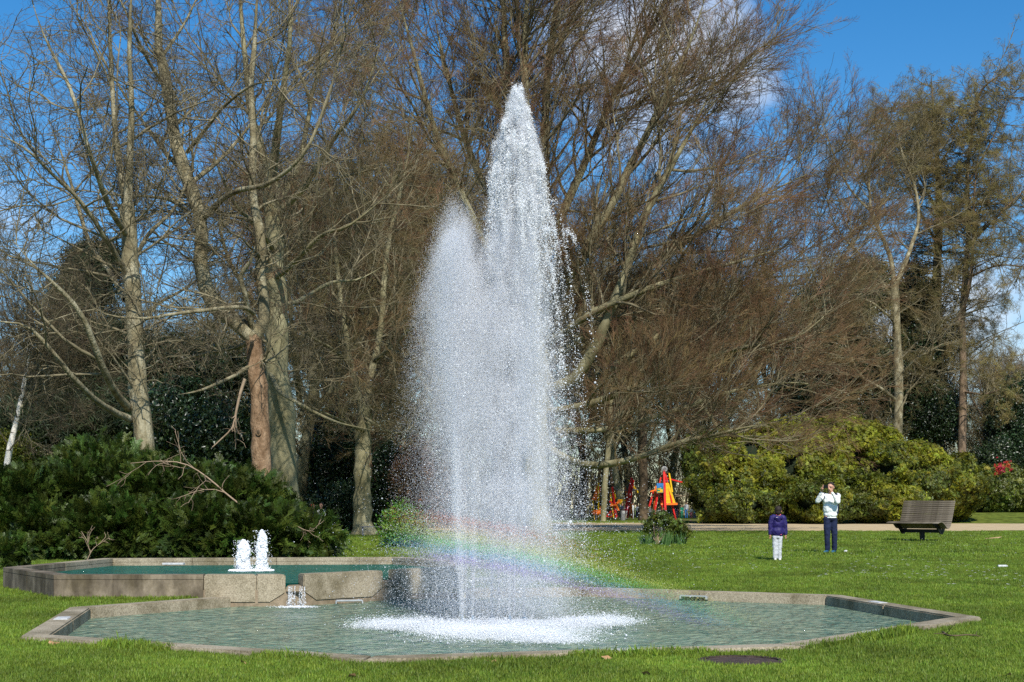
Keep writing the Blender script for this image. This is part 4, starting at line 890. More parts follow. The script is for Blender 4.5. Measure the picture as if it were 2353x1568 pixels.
where = ['at the left edge behind the white birch', 'far behind the left hedge, left of the grey maple', 'just left of the grey maple, far back', 'behind the grey maple trunk, very far back', 'right of the grey maple, well behind the hedge', 'between grey maple and forked brown tree, nearer one', 'left of the forked brown tree, far back', 'between the thick olive beech and the slender pale beech', 'close behind the slender pale beech, left side', 'right of the slender pale beech', 'behind the left side of the misty plume', 'behind the shorter misty plume', 'behind the tall plume, far back', 'close behind the thick olive beech',
         'left of the playground, behind the orange panel', 'behind the leaning red and yellow playground beams', 'behind the playground tower', 'right of the fountain, left of all playground equipment', 'behind the dark bushes right of the playground tower', 'behind the left end of the rhododendrons', 'behind the left half of the rhododendrons', 'behind the middle of the rhododendrons', 'behind the man taking a picture, far back', 'just left of the slender moss-yellow tree, far back', 'between the slender tree and the dark larch', 'just right of the brown larch', 'at the right side above the red blossoms', 'at the extreme right edge, far back', 'outside the hedge at the extreme left', 'right of the maple trunk, farthest row', 'behind the forked brown tree, farthest row', 'behind the slender pale beech, farthest row', 'behind the trunk of the great beech, farthest row']
for i, (px, d, s) in enumerate(spots):
    p = ((px-1176.5)*d/F0, d, 0); lab = '%s bare woodland tree %s' % (adj[i % 5], where[i])
    if i < 3:
        t = protos[i]; t.location = p; t.rotation_euler = (0, 0, rng.random()*6); t.scale = (s, s, s); t['label'] = lab; t['group'] = 'bare trees of the wood behind'
    else: copy_tree(protos[i % 3], p, rng.random()*6.28, s*rng.uniform(.92, 1.05), lab, 'bare trees of the wood behind')
# far-off wood edge: thicket of stems reading as one mass
n = 2600; xx = rng.uniform(-110, 110, n); yy = rng.uniform(165, 215, n); o_ = np.stack([xx, yy, np.zeros(n)], 1)
P = np.zeros((n, 5, 3)); hh = rng.uniform(3, 11, n)
for k in range(5): P[:, k] = o_+np.stack([rng.normal(0, .25, n)*k, rng.normal(0, .2, n)*k, hh*k/4], 1)
V, F = tubes(P, np.linspace(.14, .04, 5)[None]*rng.uniform(.5, 1.3, (n, 1)), 3)
fw = obj('distant_wood', mesh_np('distant_wood', V, F, M['bark_grey'])); tag(fw, 'far-off bare wood edge seen between the trunks', kind='stuff')
n = 14000; o_ = np.stack([rng.uniform(-115, 115, n), rng.uniform(160, 205, n), rng.uniform(.3, 13, n)], 1)
d_ = nrm(rng.normal(0, .5, (n, 3))+np.array([0, 0, .9])); tag(scatter('distant_thicket', o_, rot_from(d_), rng.uniform(2.0, 4.5, n), 'twigs_olive'), 'olive-brown thicket of twigs in the far wood')

# ------------------------------------------------------------------ bushes
def bush(name, label, cat, ells, kitn, n, scl, core, leafname='foliage', out=.8, droop=0., sh=(.72, 1.05), group=None, lumps=.12, shell=.86, zmin=0.0, corename='inner_branches', thin=None, kit2=None):
    """ells: list of (x, y, z, rx, ry, rz) in world metres"""
    E = np.array(ells, float); origin = (E[:, 0].mean(), E[:, 1].mean(), 0)
    e = empty(name, origin, label, cat, group)
    w = E[:, 3]*E[:, 5]; k = rng.choice(len(E), n*2, p=w/w.sum()); dr = nrm(rng.normal(size=(n*2, 3))); dr[:, 1] = np.where(rng.random(n*2) < .6, -np.abs(dr[:, 1]), dr[:, 1])
    rr = rng.uniform(*sh, n*2)[:, None]; lum = 1+lumps*(smooth_noise3(dr*2.3+E[k, :3], 1.1, 7)-.5)[:, None]*2
    P = E[k, :3]+dr*E[k, 3:]*rr*lum
    ok = P[:, 2] > zmin
    for j in range(len(E)):
        q = (((P-E[j, :3])/E[j, 3:])**2).sum(1); ok &= ~((q < sh[0]**2*.85) & (k != j))
    if thin is not None: ok &= smooth_noise3(P, thin[0], 13) > thin[1]
    P, dr = P[ok][:n], nrm(dr[ok][:n]/E[k[ok][:n], 3:])
    d_ = nrm(dr*out+rng.normal(0, .45, P.shape)+np.array([0, 0, -droop]))
    if kit2:
        zz = P[:, 2]/P[:, 2].max(); shaded = smooth_noise3(P, .35, 31)+rng.normal(0, .12, len(P))-.75*(zz-.45) > .52  # shade painted by leaf colour: mostly lower leaves take the darker kit
        scatter('older_leaves', P[shaded], rot_from(d_[shaded]), rng.uniform(scl[0], scl[1], shaded.sum()), kit2, e, origin=origin); P, d_ = P[~shaded], d_[~shaded]
    scatter(leafname, P, rot_from(d_), rng.uniform(scl[0], scl[1], len(P)), kitn, e, origin=origin)
    if core is not None:  # solid dark shells, so gaps between the leaves are coloured as shade
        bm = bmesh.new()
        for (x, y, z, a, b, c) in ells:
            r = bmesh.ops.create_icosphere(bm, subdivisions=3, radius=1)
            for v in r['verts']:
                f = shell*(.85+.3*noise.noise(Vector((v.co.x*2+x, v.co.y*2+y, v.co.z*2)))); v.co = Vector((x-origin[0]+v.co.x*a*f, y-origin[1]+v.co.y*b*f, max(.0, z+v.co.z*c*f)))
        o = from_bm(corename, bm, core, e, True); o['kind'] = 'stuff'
    return e
def EL(px, py, d, rx, rz, ry=None):
    x, y, z = V3(px, py, d); return (x, y, z, rx*d/F0, (ry if ry else rx*d/F0*.8), rz*d/F0)
yewE = [EL(-60, 1215, 33, 150, 105, 1.6), EL(60, 1205, 33, 130, 100, 1.6), EL(180, 1185, 33.5, 130, 100, 1.6), EL(280, 1165, 34, 110, 95, 1.5), EL(230, 1120, 35, 110, 70, 1.4), EL(380, 1175, 33.5, 110, 85, 1.5), EL(480, 1175, 33.5, 100, 80, 1.5), EL(560, 1190, 33, 85, 75, 1.4), EL(615, 1214, 32.5, 50, 42, 1.1), EL(705, 1234, 32, 60, 20, .9), EL(600, 1235, 31.5, 95, 38, .9), EL(430, 1232, 31.5, 120, 45, .9), EL(250, 1232, 31.5, 120, 50, .9), EL(90, 1232, 31.7, 110, 48, .9)]
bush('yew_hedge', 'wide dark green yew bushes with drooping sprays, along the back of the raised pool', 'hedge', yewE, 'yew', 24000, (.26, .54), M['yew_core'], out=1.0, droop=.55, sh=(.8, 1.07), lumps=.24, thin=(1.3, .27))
bush('low_yew', 'small yew shoot at the far left edge beside the raised pool', 'shrub', [EL(15, 1275, 26.5, 35, 14, .3)], 'yew', 260, (.2, .35), M['yew_core'], out=.8, droop=.2)
rh = [(1680, 1110, 98, 85, 85), (1730, 1085, 99, 100, 95), (1820, 1070, 99, 100, 95), (1920, 1060, 100, 110, 95), (1900, 1030, 102, 100, 70), (2000, 1065, 100, 95, 85), (2060, 1085, 99, 85, 75), (2130, 1110, 99, 65, 70), (2190, 1120, 100, 62, 66), (1700, 1160, 97, 90, 45), (1880, 1155, 96, 80, 45), (2020, 1155, 97, 90, 42), (1780, 1030, 102, 80, 50), (1960, 1010, 103, 60, 35)]
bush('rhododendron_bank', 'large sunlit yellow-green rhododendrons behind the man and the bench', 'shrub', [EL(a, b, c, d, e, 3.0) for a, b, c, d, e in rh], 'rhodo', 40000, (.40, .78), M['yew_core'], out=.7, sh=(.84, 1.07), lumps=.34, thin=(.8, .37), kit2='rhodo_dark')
bush('rhododendron_bush', 'darker glossy rhododendron at the left end of the bank beside the playground', 'shrub', [EL(1645, 1100, 104, 50, 90, 2), EL(1655, 1145, 103, 55, 55, 2), EL(1610, 1060, 108, 40, 60, 2)], 'rhodo_dark', 4200, (.6, 1.1), M['yew_core'], sh=(.75, 1.1))
bush('holly_tree', 'tall dark evergreen holly behind the rhododendrons, left of the slender tree', 'tree', [EL(1900, 760, 114, 90, 130, 3), EL(1960, 880, 114, 110, 110, 3), EL(1870, 900, 115, 80, 80, 3), EL(1990, 680, 116, 60, 90, 3)], 'holly', 2600, (1.1, 2.0), None, sh=(.3, 1.05), thin=(.5, .4))
bush('holly_tree', 'dark evergreen holly behind the rhododendrons, right of the slender tree', 'tree', [EL(2110, 850, 116, 60, 130, 3), EL(2130, 960, 115, 70, 90, 3), EL(2100, 700, 118, 45, 90, 3)], 'holly', 2600, (1.1, 2.0), None, sh=(.3, 1.05), thin=(.5, .36))
bush('evergreen_bush', 'very dark evergreen at the right edge of the picture', 'shrub', [EL(2330, 1000, 122, 60, 130, 3), EL(2300, 1100, 118, 80, 80, 3), EL(2380, 1080, 118, 70, 100, 3)], 'holly', 3600, (1.0, 1.8), M['yew_core'], sh=(.6, 1.1))
bush('red_flowering_shrub', 'dark shrub with red blossom at the right edge below the evergreen', 'shrub', [EL(2300, 1130, 112, 60, 50, 2), EL(2350, 1140, 112, 60, 40, 2)], 'rhodo_dark', 1500, (.8, 1.3), M['yew_core'], sh=(.8, 1.1))
e = [o for o in COL.objects if o.name.startswith('red_flowering_shrub')][0]
bp_ = np.array([V3(px+rng.normal(0, 7), py+rng.normal(0, 6), 109.6+rng.normal(0, .2)) for px, py in [(2305, 1065), (2318, 1072), (2285, 1085), (2270, 1095), (2262, 1098), (2295, 1078), (2248, 1118), (2262, 1124), (2272, 1130), (2255, 1122)] for _ in range(7)])
scatter('blossoms', bp_, rng.normal(0, 1, bp_.shape), rng.uniform(.2, .55, len(bp_)), 'bloom', e, origin=tuple(e.location))
bush('young_shrub', 'loose fresh green shrub at the left edge of the tall spray', 'shrub', [EL(930, 1215, 40, 42, 50, .6), EL(915, 1235, 39.5, 30, 28, .5)], 'fresh', 320, (.5, .95), M['yew_core'], sh=(.4, 1.1), shell=.55)
bush('copper_shrub', 'brown withered-leaved shrub behind the left side of the spray', 'shrub', [EL(960, 1090, 62, 55, 75, 1.5), EL(990, 1130, 62, 60, 60, 1.5)], 'copper', 520, (.9, 1.5), None, sh=(.3, 1.1))
bush('holly_bush', 'nearly black holly behind the slender pale beech', 'shrub', [EL(770, 1080, 70, 60, 120, 2), EL(880, 1110, 69, 55, 90, 2), EL(800, 1170, 68, 90, 50, 2), EL(740, 1140, 72, 50, 70, 2)], 'holly', 3000, (.8, 1.4), M['yew_core'], sh=(.7, 1.08))
bush('yellow_shrub', 'yellow-green shrub at the left edge behind the birch', 'shrub', [EL(20, 1060, 48, 40, 50, 1), EL(60, 1080, 48, 40, 35, 1)], 'yellowish', 420, (.7, 1.2), M['yew_core'])
bush('dark_conifer', 'dark drooping conifer behind the maple at the left', 'tree', [EL(190, 900, 62, 130, 60, 2.5), EL(220, 800, 62, 110, 60, 2.3), EL(190, 700, 63, 90, 60, 2), EL(220, 610, 63, 60, 50, 1.6), EL(140, 960, 60, 140, 70, 2.5), EL(320, 960, 60, 120, 80, 2.5)], 'conifer', 2300, (1.0, 1.9), None, sh=(.25, 1.05), thin=(.8, .42))
bush('dark_conifer', 'dark ivy-clad evergreens between the maple and the forked tree', 'tree', [EL(430, 960, 58, 110, 80, 2.5), EL(500, 840, 60, 90, 60, 2), EL(400, 840, 60, 80, 50, 2), EL(520, 1010, 56, 90, 70, 2)], 'holly', 2600, (.9, 1.6), None, sh=(.25, 1.05), thin=(.8, .42))
# small rhododendron on the lawn with iris blades
e = bush('small_rhododendron', 'small glossy shrub with bare stems standing alone on the lawn before the path', 'shrub', [EL(1518, 1196, 43, 22, 18, .35), EL(1550, 1208, 43, 24, 12, .35), EL(1492, 1208, 43, 12, 14, .3), EL(1572, 1226, 43, 12, 7, .2)], 'rhodo_dark', 130, (.28, .5), None, sh=(.25, 1.2))
A = []
for i in range(9):
    b = V3(1512+rng.normal(0, 4), 1251, 43); q = V3(1520+rng.normal(0, 22), 1208+rng.normal(0, 8), 43+rng.normal(0, .25)); A.append([np.array(b)*(1-t)+np.array(q)*t+rng.normal(0, .012, 3) for t in np.linspace(0, 1, 5)])
V, F = tubes(np.array(A), np.linspace(.018, .008, 5)[None]*np.ones((9, 1)), 5); obj('stems', mesh_np('stems', V-np.array(e.location), F, M['dead_twig']), e)
ip = np.array([(GP(1500+rng.uniform(-25, 75), 1252+rng.normal(0, 2))) for _ in range(34)]); scatter('iris_clump', ip-0, np.stack([rng.normal(0, .2, 34), rng.normal(0, .2, 34), rng.random(34)*6], 1), rng.uniform(.5, 1, 34), 'iris', e, origin=tuple(e.location))
# big park trunk and thin trunk by the playground
for lab, px, d, r, pts in [('thick brown trunk standing in the playground, between the leaning beams and the tower', 1478, 122, .46, [(1478, 1200), (1477, 1050), (1474, 900), (1470, 760), (1465, 640)]),
                           ('thin grey trunk at the left side of the playground', 1388, 112, .26, [(1386, 1199), (1390, 1120), (1400, 1000), (1405, 900), (1398, 780)]),
                           ('pale leaning trunk behind the playground, between the two nearer trunks', 1420, 140, .42, [(1436, 1192), (1420, 1120), (1408, 1040), (1400, 940), (1404, 820)])]:
    rt = d/122.
    tree('park_tree', lab, 'tree', d, [(pts, (r, r*.5)), ([(pts[2][0], pts[2][1]), (pts[2][0]+35, pts[2][1]-90, 1), (pts[2][0]+80, pts[2][1]-200, 2)], (r*.4, .04)), ([(pts[3][0], pts[3][1]), (pts[3][0]-40, pts[3][1]-90, 1), (pts[3][0]-80, pts[3][1]-220, 2)], (r*.4, .04))],
         M['bark_dark'] if px == 1478 else M['bark_beech'], 'twigs_olive', (60, 420, 1200), (5, 2.6, 1.4), 2600, (.9, 1.8), tr=.018, r1=.07, tmin=.5, floor=6)
# dead bare branches lying over the hedge
def dead_branch(label, pts, d, r, nb, ln):
    q, rr = smooth_limb(conv(pts, d), (r, r*.3), 12); o = q[0]
    A = spawn(q[None], rr[None], nb, ln, (25, 65), .02, .25, K=6, rs=.7, rend=.005, tmin=.15); B = spawn(*A, nb*3, ln*.45, (25, 60), .02, .25, K=4, rs=.7, rend=.004)
    e = empty('dead_branch', tuple(o), label, 'branch'); V, F = tubes(q[None], rr[None], 6); obj('stem', mesh_np('stem', V-o, F, M['dead_twig'], True), e)
    branch_mesh('twigs', [A, B], M['dead_twig'], e, o, (4, 3))
dead_branch('long leafless branch spread over the top of the yew hedge', [(558, 1165), (520, 1135), (480, 1100), (420, 1065), (370, 1060), (300, 1065)], 31.4, .022, 12, 1.0)
dead_branch('broken pale branch hanging down beside the forked brown tree', [(563, 871), (552, 905), (547, 926), (540, 960), (535, 981), (512, 1006), (488, 1028)], 38.6, .05, 5, .8)
dead_branch('thin dead branch poking from the right end of the yew hedge', [(660, 1200), (680, 1208), (700, 1218), (722, 1222)], 30.6, .012, 6, .5)
dead_branch('dry stalks standing behind the far wall of the raised pool', [(200, 1288), (214, 1262), (232, 1248), (240, 1243)], 26, .010, 6, .45)
# fallen stick on the grass at lower right
q, rr = smooth_limb([GP(2165, 1452, .03), GP(2200, 1461, .05), GP(2235, 1459, .05), GP(2262, 1466, .02)], (.008, .004), 10); A = spawn(q[None], rr[None], 5, .16, (25, 60), .0, .1, K=4, rs=.8, rend=.002)
V, F = tubes(q[None], rr[None], 5); V2, F2 = tubes(*A, 4); tag(obj('stick', mesh_np('stick', np.concatenate([V, V2]), np.concatenate([F, F2+len(V)]), M['bark_dark'])), 'thin forked stick lying in the grass right of the lower pool', 'stick')
# ------------------------------------------------------------------ people
def capsule_into(bm, a, b, ra, rb, seg=12):
    a, b = Vector(a), Vector(b); d = b-a; Ln = max(d.length, 1e-4); q = d.to_track_quat('Z', 'Y').to_matrix() if d.length > 1e-5 else Matrix.Identity(3)
    prof = [(-ra*math.cos(t), ra*math.sin(t)) for t in (0.35, .8, 1.25)] + [(0, ra), (Ln, rb)] + [(Ln+rb*math.cos(t), rb*math.sin(t)) for t in (1.25, .8, .35)]
    rings = []
    for z, r in prof: rings.append([bm.verts.new(a+q @ Vector((r*math.cos(2*PI*k/seg), r*math.sin(2*PI*k/seg), z))) for k in range(seg)])
    for r0, r1 in zip(rings[:-1], rings[1:]):
        for k in range(seg): bm.faces.new((r0[k], r0[(k+1) % seg], r1[(k+1) % seg], r1[k]))
    bm.faces.new(rings[0][::-1]); bm.faces.new(rings[-1])
def blob(name, prims, voxel, m, parent, smooth=3):
    bm = bmesh.new()
    for p in prims:
        if p[0] == 'c': capsule_into(bm, *p[1:])
        else:
            _, c, r, *rt = p; rz = rt[0] if rt else (0, 0, 0)
            from mathutils import Euler
            bmesh.ops.create_icosphere(bm, subdivisions=3, radius=1, matrix=Matrix.Translation(c) @ Euler(rz).to_matrix().to_4x4() @ Matrix.Diagonal((*r, 1)))
    o = from_bm(name, bm, m, parent, True)
    md = o.modifiers.new('fuse', 'REMESH'); md.mode = 'VOXEL'; md.voxel_size = voxel; md.use_smooth_shade = True
    if name in ('sweatshirt', 'trousers', 'jacket', 'hood'):
        tx = bpy.data.textures.get('folds') or bpy.data.textures.new('folds', 'CLOUDS'); tx.noise_scale = .07; tx.noise_depth = 2
        dm = o.modifiers.new('folds', 'DISPLACE'); dm.texture = tx; dm.strength = .028; dm.mid_level = .5; dm.texture_coords = 'LOCAL'
    if smooth: s = o.modifiers.new('soften', 'SMOOTH'); s.factor = .5; s.iterations = smooth
    return o
def head_prims(c, yaw, s=1.0, nose=True):
    c = Vector(c); R = Matrix.Rotation(yaw, 3, 'Z'); f = lambda x, y, z: c+R @ (Vector((x, y, z))*s); e = (0, 0, yaw)
    P = [('e', f(0, 0, .02), (.077*s, .096*s, .098*s), e), ('e', f(0, -.018, -.045), (.058*s, .070*s, .068*s), e), ('e', f(0, -.045, -.088), (.03*s, .03*s, .026*s), e),
         ('e', f(0, -.08, .018), (.05*s, .018*s, .012*s), e), ('e', f(.079, .012, -.005), (.010*s, .018*s, .030*s), e), ('e', f(-.079, .012, -.005), (.010*s, .018*s, .030*s), e),
         ('c', f(0, .015, -.15), f(0, .01, -.04), .052*s, .055*s)]
    if nose: P += [('c', f(0, -.088, .012), f(0, -.112, -.028), .009*s, .015*s), ('e', f(0, -.082, -.058), (.026*s, .012*s, .008*s), e)]
    return P, f
def hand_prims(wrist, palm, tips, thumb, s=1.0):
    """palm ellipsoid and five separate bent fingers that close towards the given tips"""
    w, p = Vector(wrist), Vector(palm); P = [('c', w, p, .024*s, .03*s), ('e', p, (.032*s, .026*s, .036*s))]
    for i, t in enumerate(tips):
        t = Vector(t); mid = (p+t)/2+(p-w).normalized()*.024*s; P += [('c', p+(mid-p)*.45, mid, .010*s, .0095*s), ('c', mid, t, .0095*s, .008*s)]
    th = Vector(thumb); mid = (w+p)/2*.4+th*.6+Vector((0, 0, -.006)); P += [('c', w+(p-w)*.4, mid, .013*s, .011*s), ('c', mid, th, .011*s, .009*s)]
    return P
# the man taking a picture
mo = (7.83, 35.1, 0); man = empty('person', mo, 'man in a white sweatshirt and navy trousers raising a phone to take a picture', 'person')
YAW = math.radians(-35); hc = (.03, -.03, 1.628)
hp, hf = head_prims(hc, YAW, 1.0)
RS, RE, RW = (-.13, .09, 1.43), (-.30, -.05, 1.29), (-.235, -.20, 1.535); LS, LE, LW = (.19, -.09, 1.42), (.135, -.32, 1.27), (-.03, -.37, 1.515)
pc = Vector((-.165, -.345, 1.645)); rdir = Vector((-.82, .57, 0))
body = hp+[('c', (.03, 0, 1.45), (.03, -.01, 1.56), .056, .052), ('e', (.03, 0, 1.28), (.15, .10, .19), (0, 0, YAW)), ('e', (.02, 0, 1.02), (.13, .10, .18), (0, 0, YAW)),
      ('c', RS, RE, .042, .036), ('c', RE, RW, .034, .025), ('c', LS, LE, .042, .036), ('c', LE, LW, .034, .025), ('c', (-.05, 0, .92), (-.05, -.03, .50), .08, .055), ('c', (-.05, -.03, .5), (-.045, 0, .08), .05, .035),
      ('c', (.10, 0, .92), (.12, -.02, .50), .08, .055), ('c', (.12, -.02, .5), (.13, .03, .08), .05, .035)]
body += hand_prims(RW, (-.232, -.285, 1.60), [tuple(pc+rdir*.068+Vector((.0, -.012, z))) for z in (.045, .022, .0, -.02)], tuple(pc+rdir*.045+Vector((.02, .03, -.036))))
body += hand_prims(LW, (-.085, -.385, 1.59), [tuple(pc-rdir*.068+Vector((.0, -.014, z))) for z in (.045, .022, .0, -.02)], tuple(pc-rdir*.045+Vector((.02, .03, -.036))))
blob('body', body, .0075, M['skin'], man, 2)
ey = (0, 0, YAW)
blob('sweatshirt', [('e', (.03, 0, 1.27), (.195, .135, .20), ey), ('e', (.025, -.01, 1.10), (.185, .14, .22), ey), ('c', (-.10, .06, 1.42), (.16, -.06, 1.41), .065, .065), ('e', (.025, -.01, .96), (.175, .135, .10), ey),
     ('c', RS, RE, .068, .060), ('c', RE, (-.24, -.19, 1.50), .058, .036), ('c', LS, LE, .068, .060), ('c', LE, (-.01, -.365, 1.49), .058, .036)], .011, M['white_shirt'], man, 3)
blob('hem', [('e', (.025, -.005, .885), (.160, .125, .035), ey)], .010, M['white_shirt'], man, 1)
blob('trousers', [('e', (.022, 0, .87), (.155, .12, .10), ey), ('c', (-.055, 0, .85), (-.055, -.03, .48), .098, .074), ('c', (-.055, -.03, .48), (-.045, .0, .11), .072, .062), ('c', (.10, 0, .85), (.125, -.02, .48), .098, .074), ('c', (.125, -.02, .48), (.135, .03, .11), .072, .062)], .011, M['navy'], man, 3)
for sx, yy, a in ((-.045, 0, -.5), (.135, .03, -.25)):
    blob('shoe', [('c', (sx, yy+.03, .045), (sx-.10, yy-.15, .035), .045, .036), ('e', (sx, yy+.01, .07), (.045, .055, .045))], .009, M['shoe_blue'], man, 2)
R35 = Matrix.Rotation(YAW, 3, 'Z')
blob('hair', [('e', hf(0, .018, .062), (.082, .094, .074), ey), ('e', hf(0, .055, .0), (.070, .055, .075), ey)], .008, M['hair'], man, 2)
bm = bmesh.new()
for sx in (-1, 1):
    c = hf(sx*.033, -.106, .008); ring = [c+R35 @ Vector((.024*math.cos(t*PI/6), 0, .016*math.sin(t*PI/6))) for t in range(12)]
    for i in range(12): bm_cyl(bm, ring[i], ring[(i+1) % 12], .0032, seg=6)
    bm_cyl(bm, hf(sx*.057, -.104, .012), hf(sx*.082, .0, .012), .003, seg=6)
bm_cyl(bm, hf(-.01, -.108, .012), hf(.01, -.108, .012), .003, seg=6); from_bm('spectacles', bm, M['black'], man)
for sx in (-1, 1): bm = bmesh.new(); bmesh.ops.create_icosphere(bm, subdivisions=2, radius=.009, matrix=Matrix.Translation(hf(sx*.032, -.089, .008))); from_bm('eye', bm, M['hair'], man, True)
bm = bmesh.new(); bmesh.ops.create_icosphere(bm, subdivisions=2, radius=1, matrix=Matrix.Translation(hf(0, -.091, -.058)) @ R35.to_4x4() @ Matrix.Diagonal((.022, .006, .005, 1))); from_bm('mouth', bm, M['white_shirt'], man, True)
ph = empty('phone', (mo[0]+pc.x, mo[1]+pc.y, pc.z), 'black phone held up sideways in both hands of the man', 'phone')
bm = bmesh.new(); bm_box(bm, (0, 0, 0), (.15, .009, .075), R35); from_bm('case', bm, M['black'], ph, bevel=.003)
bm = bmesh.new(); bmesh.ops.create_icosphere(bm, subdivisions=1, radius=.007, matrix=Matrix.Translation(R35 @ Vector((-.055, -.005, .022)))); from_bm('lens', bm, M['glass_dark'], ph)
bk = empty('backpack', (mo[0]+.12, mo[1]+.17, .9), 'dark navy backpack worn by the man in the white sweatshirt', 'backpack')
blob('bag', [('e', (.02, .0, .24), (.14, .09, .20), ey), ('e', (.02, -.01, .12), (.13, .10, .12), ey)], .014, M['navy'], bk, 2)
for S_, side_ in ((RS, -1), (LS, 1)):
    q = [Vector(S_)+Vector((.05*-side_, .10, -.10)), Vector(S_)+Vector((.045*-side_, .02, .055)), Vector(S_)+Vector((.03*-side_, -.06, .03)), Vector(S_)+Vector((.01*-side_, -.075, -.10))]
    q = [(v+Vector(mo)-Vector(bk.location)) for v in q]; P_, r_ = smooth_limb([tuple(v) for v in q], (.022, .022), 10); V, F = tubes(P_[None], r_[None], 8); obj('strap', mesh_np('strap', V, F, M['navy'], True), bk)
# the child
co = (5.68, 30.4, 0); kid = empty('person', co, 'child seen from behind in a purple-blue hooded jacket and light grey trousers', 'person')
ky = PI-.25; kp, kf = head_prims((.012, 0, 1.055), ky, .88)
kb = kp+[('c', (0, 0, .93), (.01, 0, 1.0), .045, .042), ('e', (0, 0, .76), (.11, .075, .18)), ('c', (-.05, 0, .52), (-.055, 0, .28), .05, .038), ('c', (-.055, 0, .28), (-.055, 0, .05), .038, .03), ('c', (.04, 0, .52), (.037, 0, .28), .05, .038), ('c', (.037, 0, .28), (.037, 0, .05), .038, .03),
         ('c', (-.13, 0, .92), (-.165, 0, .75), .032, .028), ('c', (-.165, 0, .75), (-.165, -.01, .56), .028, .02), ('c', (.13, 0, .92), (.165, 0, .75), .032, .028), ('c', (.165, 0, .75), (.168, -.01, .55), .028, .02)]
kb += hand_prims((.168, -.01, .56), (.168, -.012, .53), [(.155, -.02, .475), (.168, -.025, .468), (.18, -.022, .472), (.188, -.015, .482)], (.145, -.035, .505), .75)
kb += hand_prims((-.165, -.01, .56), (-.165, -.012, .53), [(-.155, -.02, .475), (-.168, -.025, .468), (-.178, -.022, .472), (-.186, -.015, .482)], (-.145, -.035, .505), .75)
blob('body', kb, .0075, M['skin_brown'], kid, 1)
blob('jacket', [('e', (0, 0, .80), (.135, .10, .17)), ('e', (0, 0, .62), (.142, .105, .14)), ('c', (-.10, 0, .93), (.10, 0, .93), .055, .055), ('c', (-.13, 0, .92), (-.163, 0, .75), .05, .048), ('c', (-.163, 0, .75), (-.165, -.005, .57), .048, .036), ('c', (.13, 0, .92), (.163, 0, .75), .05, .048), ('c', (.163, 0, .75), (.165, -.005, .57), .048, .036)], .010, M['purple'], kid, 2)
blob('hood', [('e', (0, -.085, .915), (.095, .045, .055)), ('e', (0, -.085, .87), (.06, .035, .05))], .010, M['purple'], kid, 2)
blob('collar', [('c', (-.03, -.035, .975), (.05, -.03, .98), .016, .016)], .007, M['pink'], kid, 1)
blob('trousers', [('e', (-.008, 0, .52), (.105, .08, .07)), ('c', (-.055, 0, .50), (-.057, 0, .28), .062, .050), ('c', (-.057, 0, .28), (-.057, 0, .06), .050, .045), ('c', (.042, 0, .50), (.038, 0, .28), .062, .050), ('c', (.038, 0, .28), (.038, 0, .06), .050, .045)], .009, M['grey_cloth'], kid, 2)
for sx in (-.057, .042): blob('shoe', [('c', (sx, -.02, .028), (sx+.015, .10, .024), .03, .024)], .007, M['sole'], kid, 1)
blob('hair', [('e', kf(0, .02, .045), (.075, .085, .078), (0, 0, ky)), ('e', kf(0, .05, -.01), (.064, .05, .075), (0, 0, ky))], .007, M['hair'], kid, 1)
bm = bmesh.new(); bm_box(bm, (-.045, -.134, .925), (.03, .004, .008)); from_bm('print', bm, M['sole'], kid)
bm = bmesh.new(); bm_box(bm, (.055, -.103, .56), (.03, .004, .008)); from_bm('print', bm, M['pink'], kid)
# visitors farther away
def visitor(px, py, d, H, label, top, legs, hair, skin='skin', seat=False, yaw=0., z=None, group='visitors in the distance', arms=0):
    x = (px-1176.5)*d/F0; zz = 0 if z is None else z; s = H/1.75
    e = empty('person', (x, d, zz), label, 'person', group, rz=yaw); vx = .028*max(s, .7)
    hz = 1.62*s if not seat else 1.25*s
    hp_, f = head_prims((0, 0, hz), 0, s*1.0, False); sh = hz-.2*s
    legsP = [('c', (sx*.09*s, 0, .88*s), (sx*.10*s, -.02, .48*s), .085*s, .062*s) for sx in (-1, 1)]+[('c', (sx*.10*s, -.02, .48*s), (sx*.10*s, .0, .07*s), .06*s, .05*s) for sx in (-1, 1)]
    if seat: legsP = [('c', (sx*.09*s, 0, .5*s), (sx*.11*s, -.42*s, .5*s), .085*s, .07*s) for sx in (-1, 1)]+[('c', (sx*.11*s, -.42*s, .5*s), (sx*.11*s, -.4*s, .06*s), .06*s, .05*s) for sx in (-1, 1)]
    tor = [('c', (0, 0, sh-.42*s), (0, 0, sh-.1*s), .13*s, .15*s), ('c', (-.12*s, 0, sh-.04*s), (.12*s, 0, sh-.04*s), .06*s, .06*s)]
    ez = sh-.30*s; wy = -.22*s if (arms or seat) else 0
    arm = []
    for sx in (-1, 1): arm += [('c', (sx*.18*s, 0, sh-.05*s), (sx*.22*s, .0, ez), .052*s, .045*s), ('c', (sx*.22*s, 0, ez), (sx*.19*s, wy, ez-(.02*s if wy else .24*s)), .045*s, .036*s)]
    hands = [('e', (sx*.185*s, wy*1.1, ez-(.02*s if wy else .30*s)), (.035*s, .03*s, .055*s)) for sx in (-1, 1)]
    thin = lambda L_: [(p[0], p[1], p[2], p[3]*.75, p[4]*.75) for p in L_]
    blob('body', hp_+thin(tor)+thin(arm)+thin(legsP)+hands, vx*.8, M[skin], e, 1)
    blob('top', tor+arm, vx, M[top], e, 1); blob('legwear', legsP, vx, M[legs], e, 1)
    blob('hair', [('e', f(0, .022, .05), (.085*s, .095*s, .085*s))], vx*.7, M[hair], e, 1)
    return e
V_ = visitor
V_(1554, 0, 140, 1.78, 'adult in dark clothes standing right of the yellow playground panel', 'black', 'navy', 'hair', yaw=2.8)
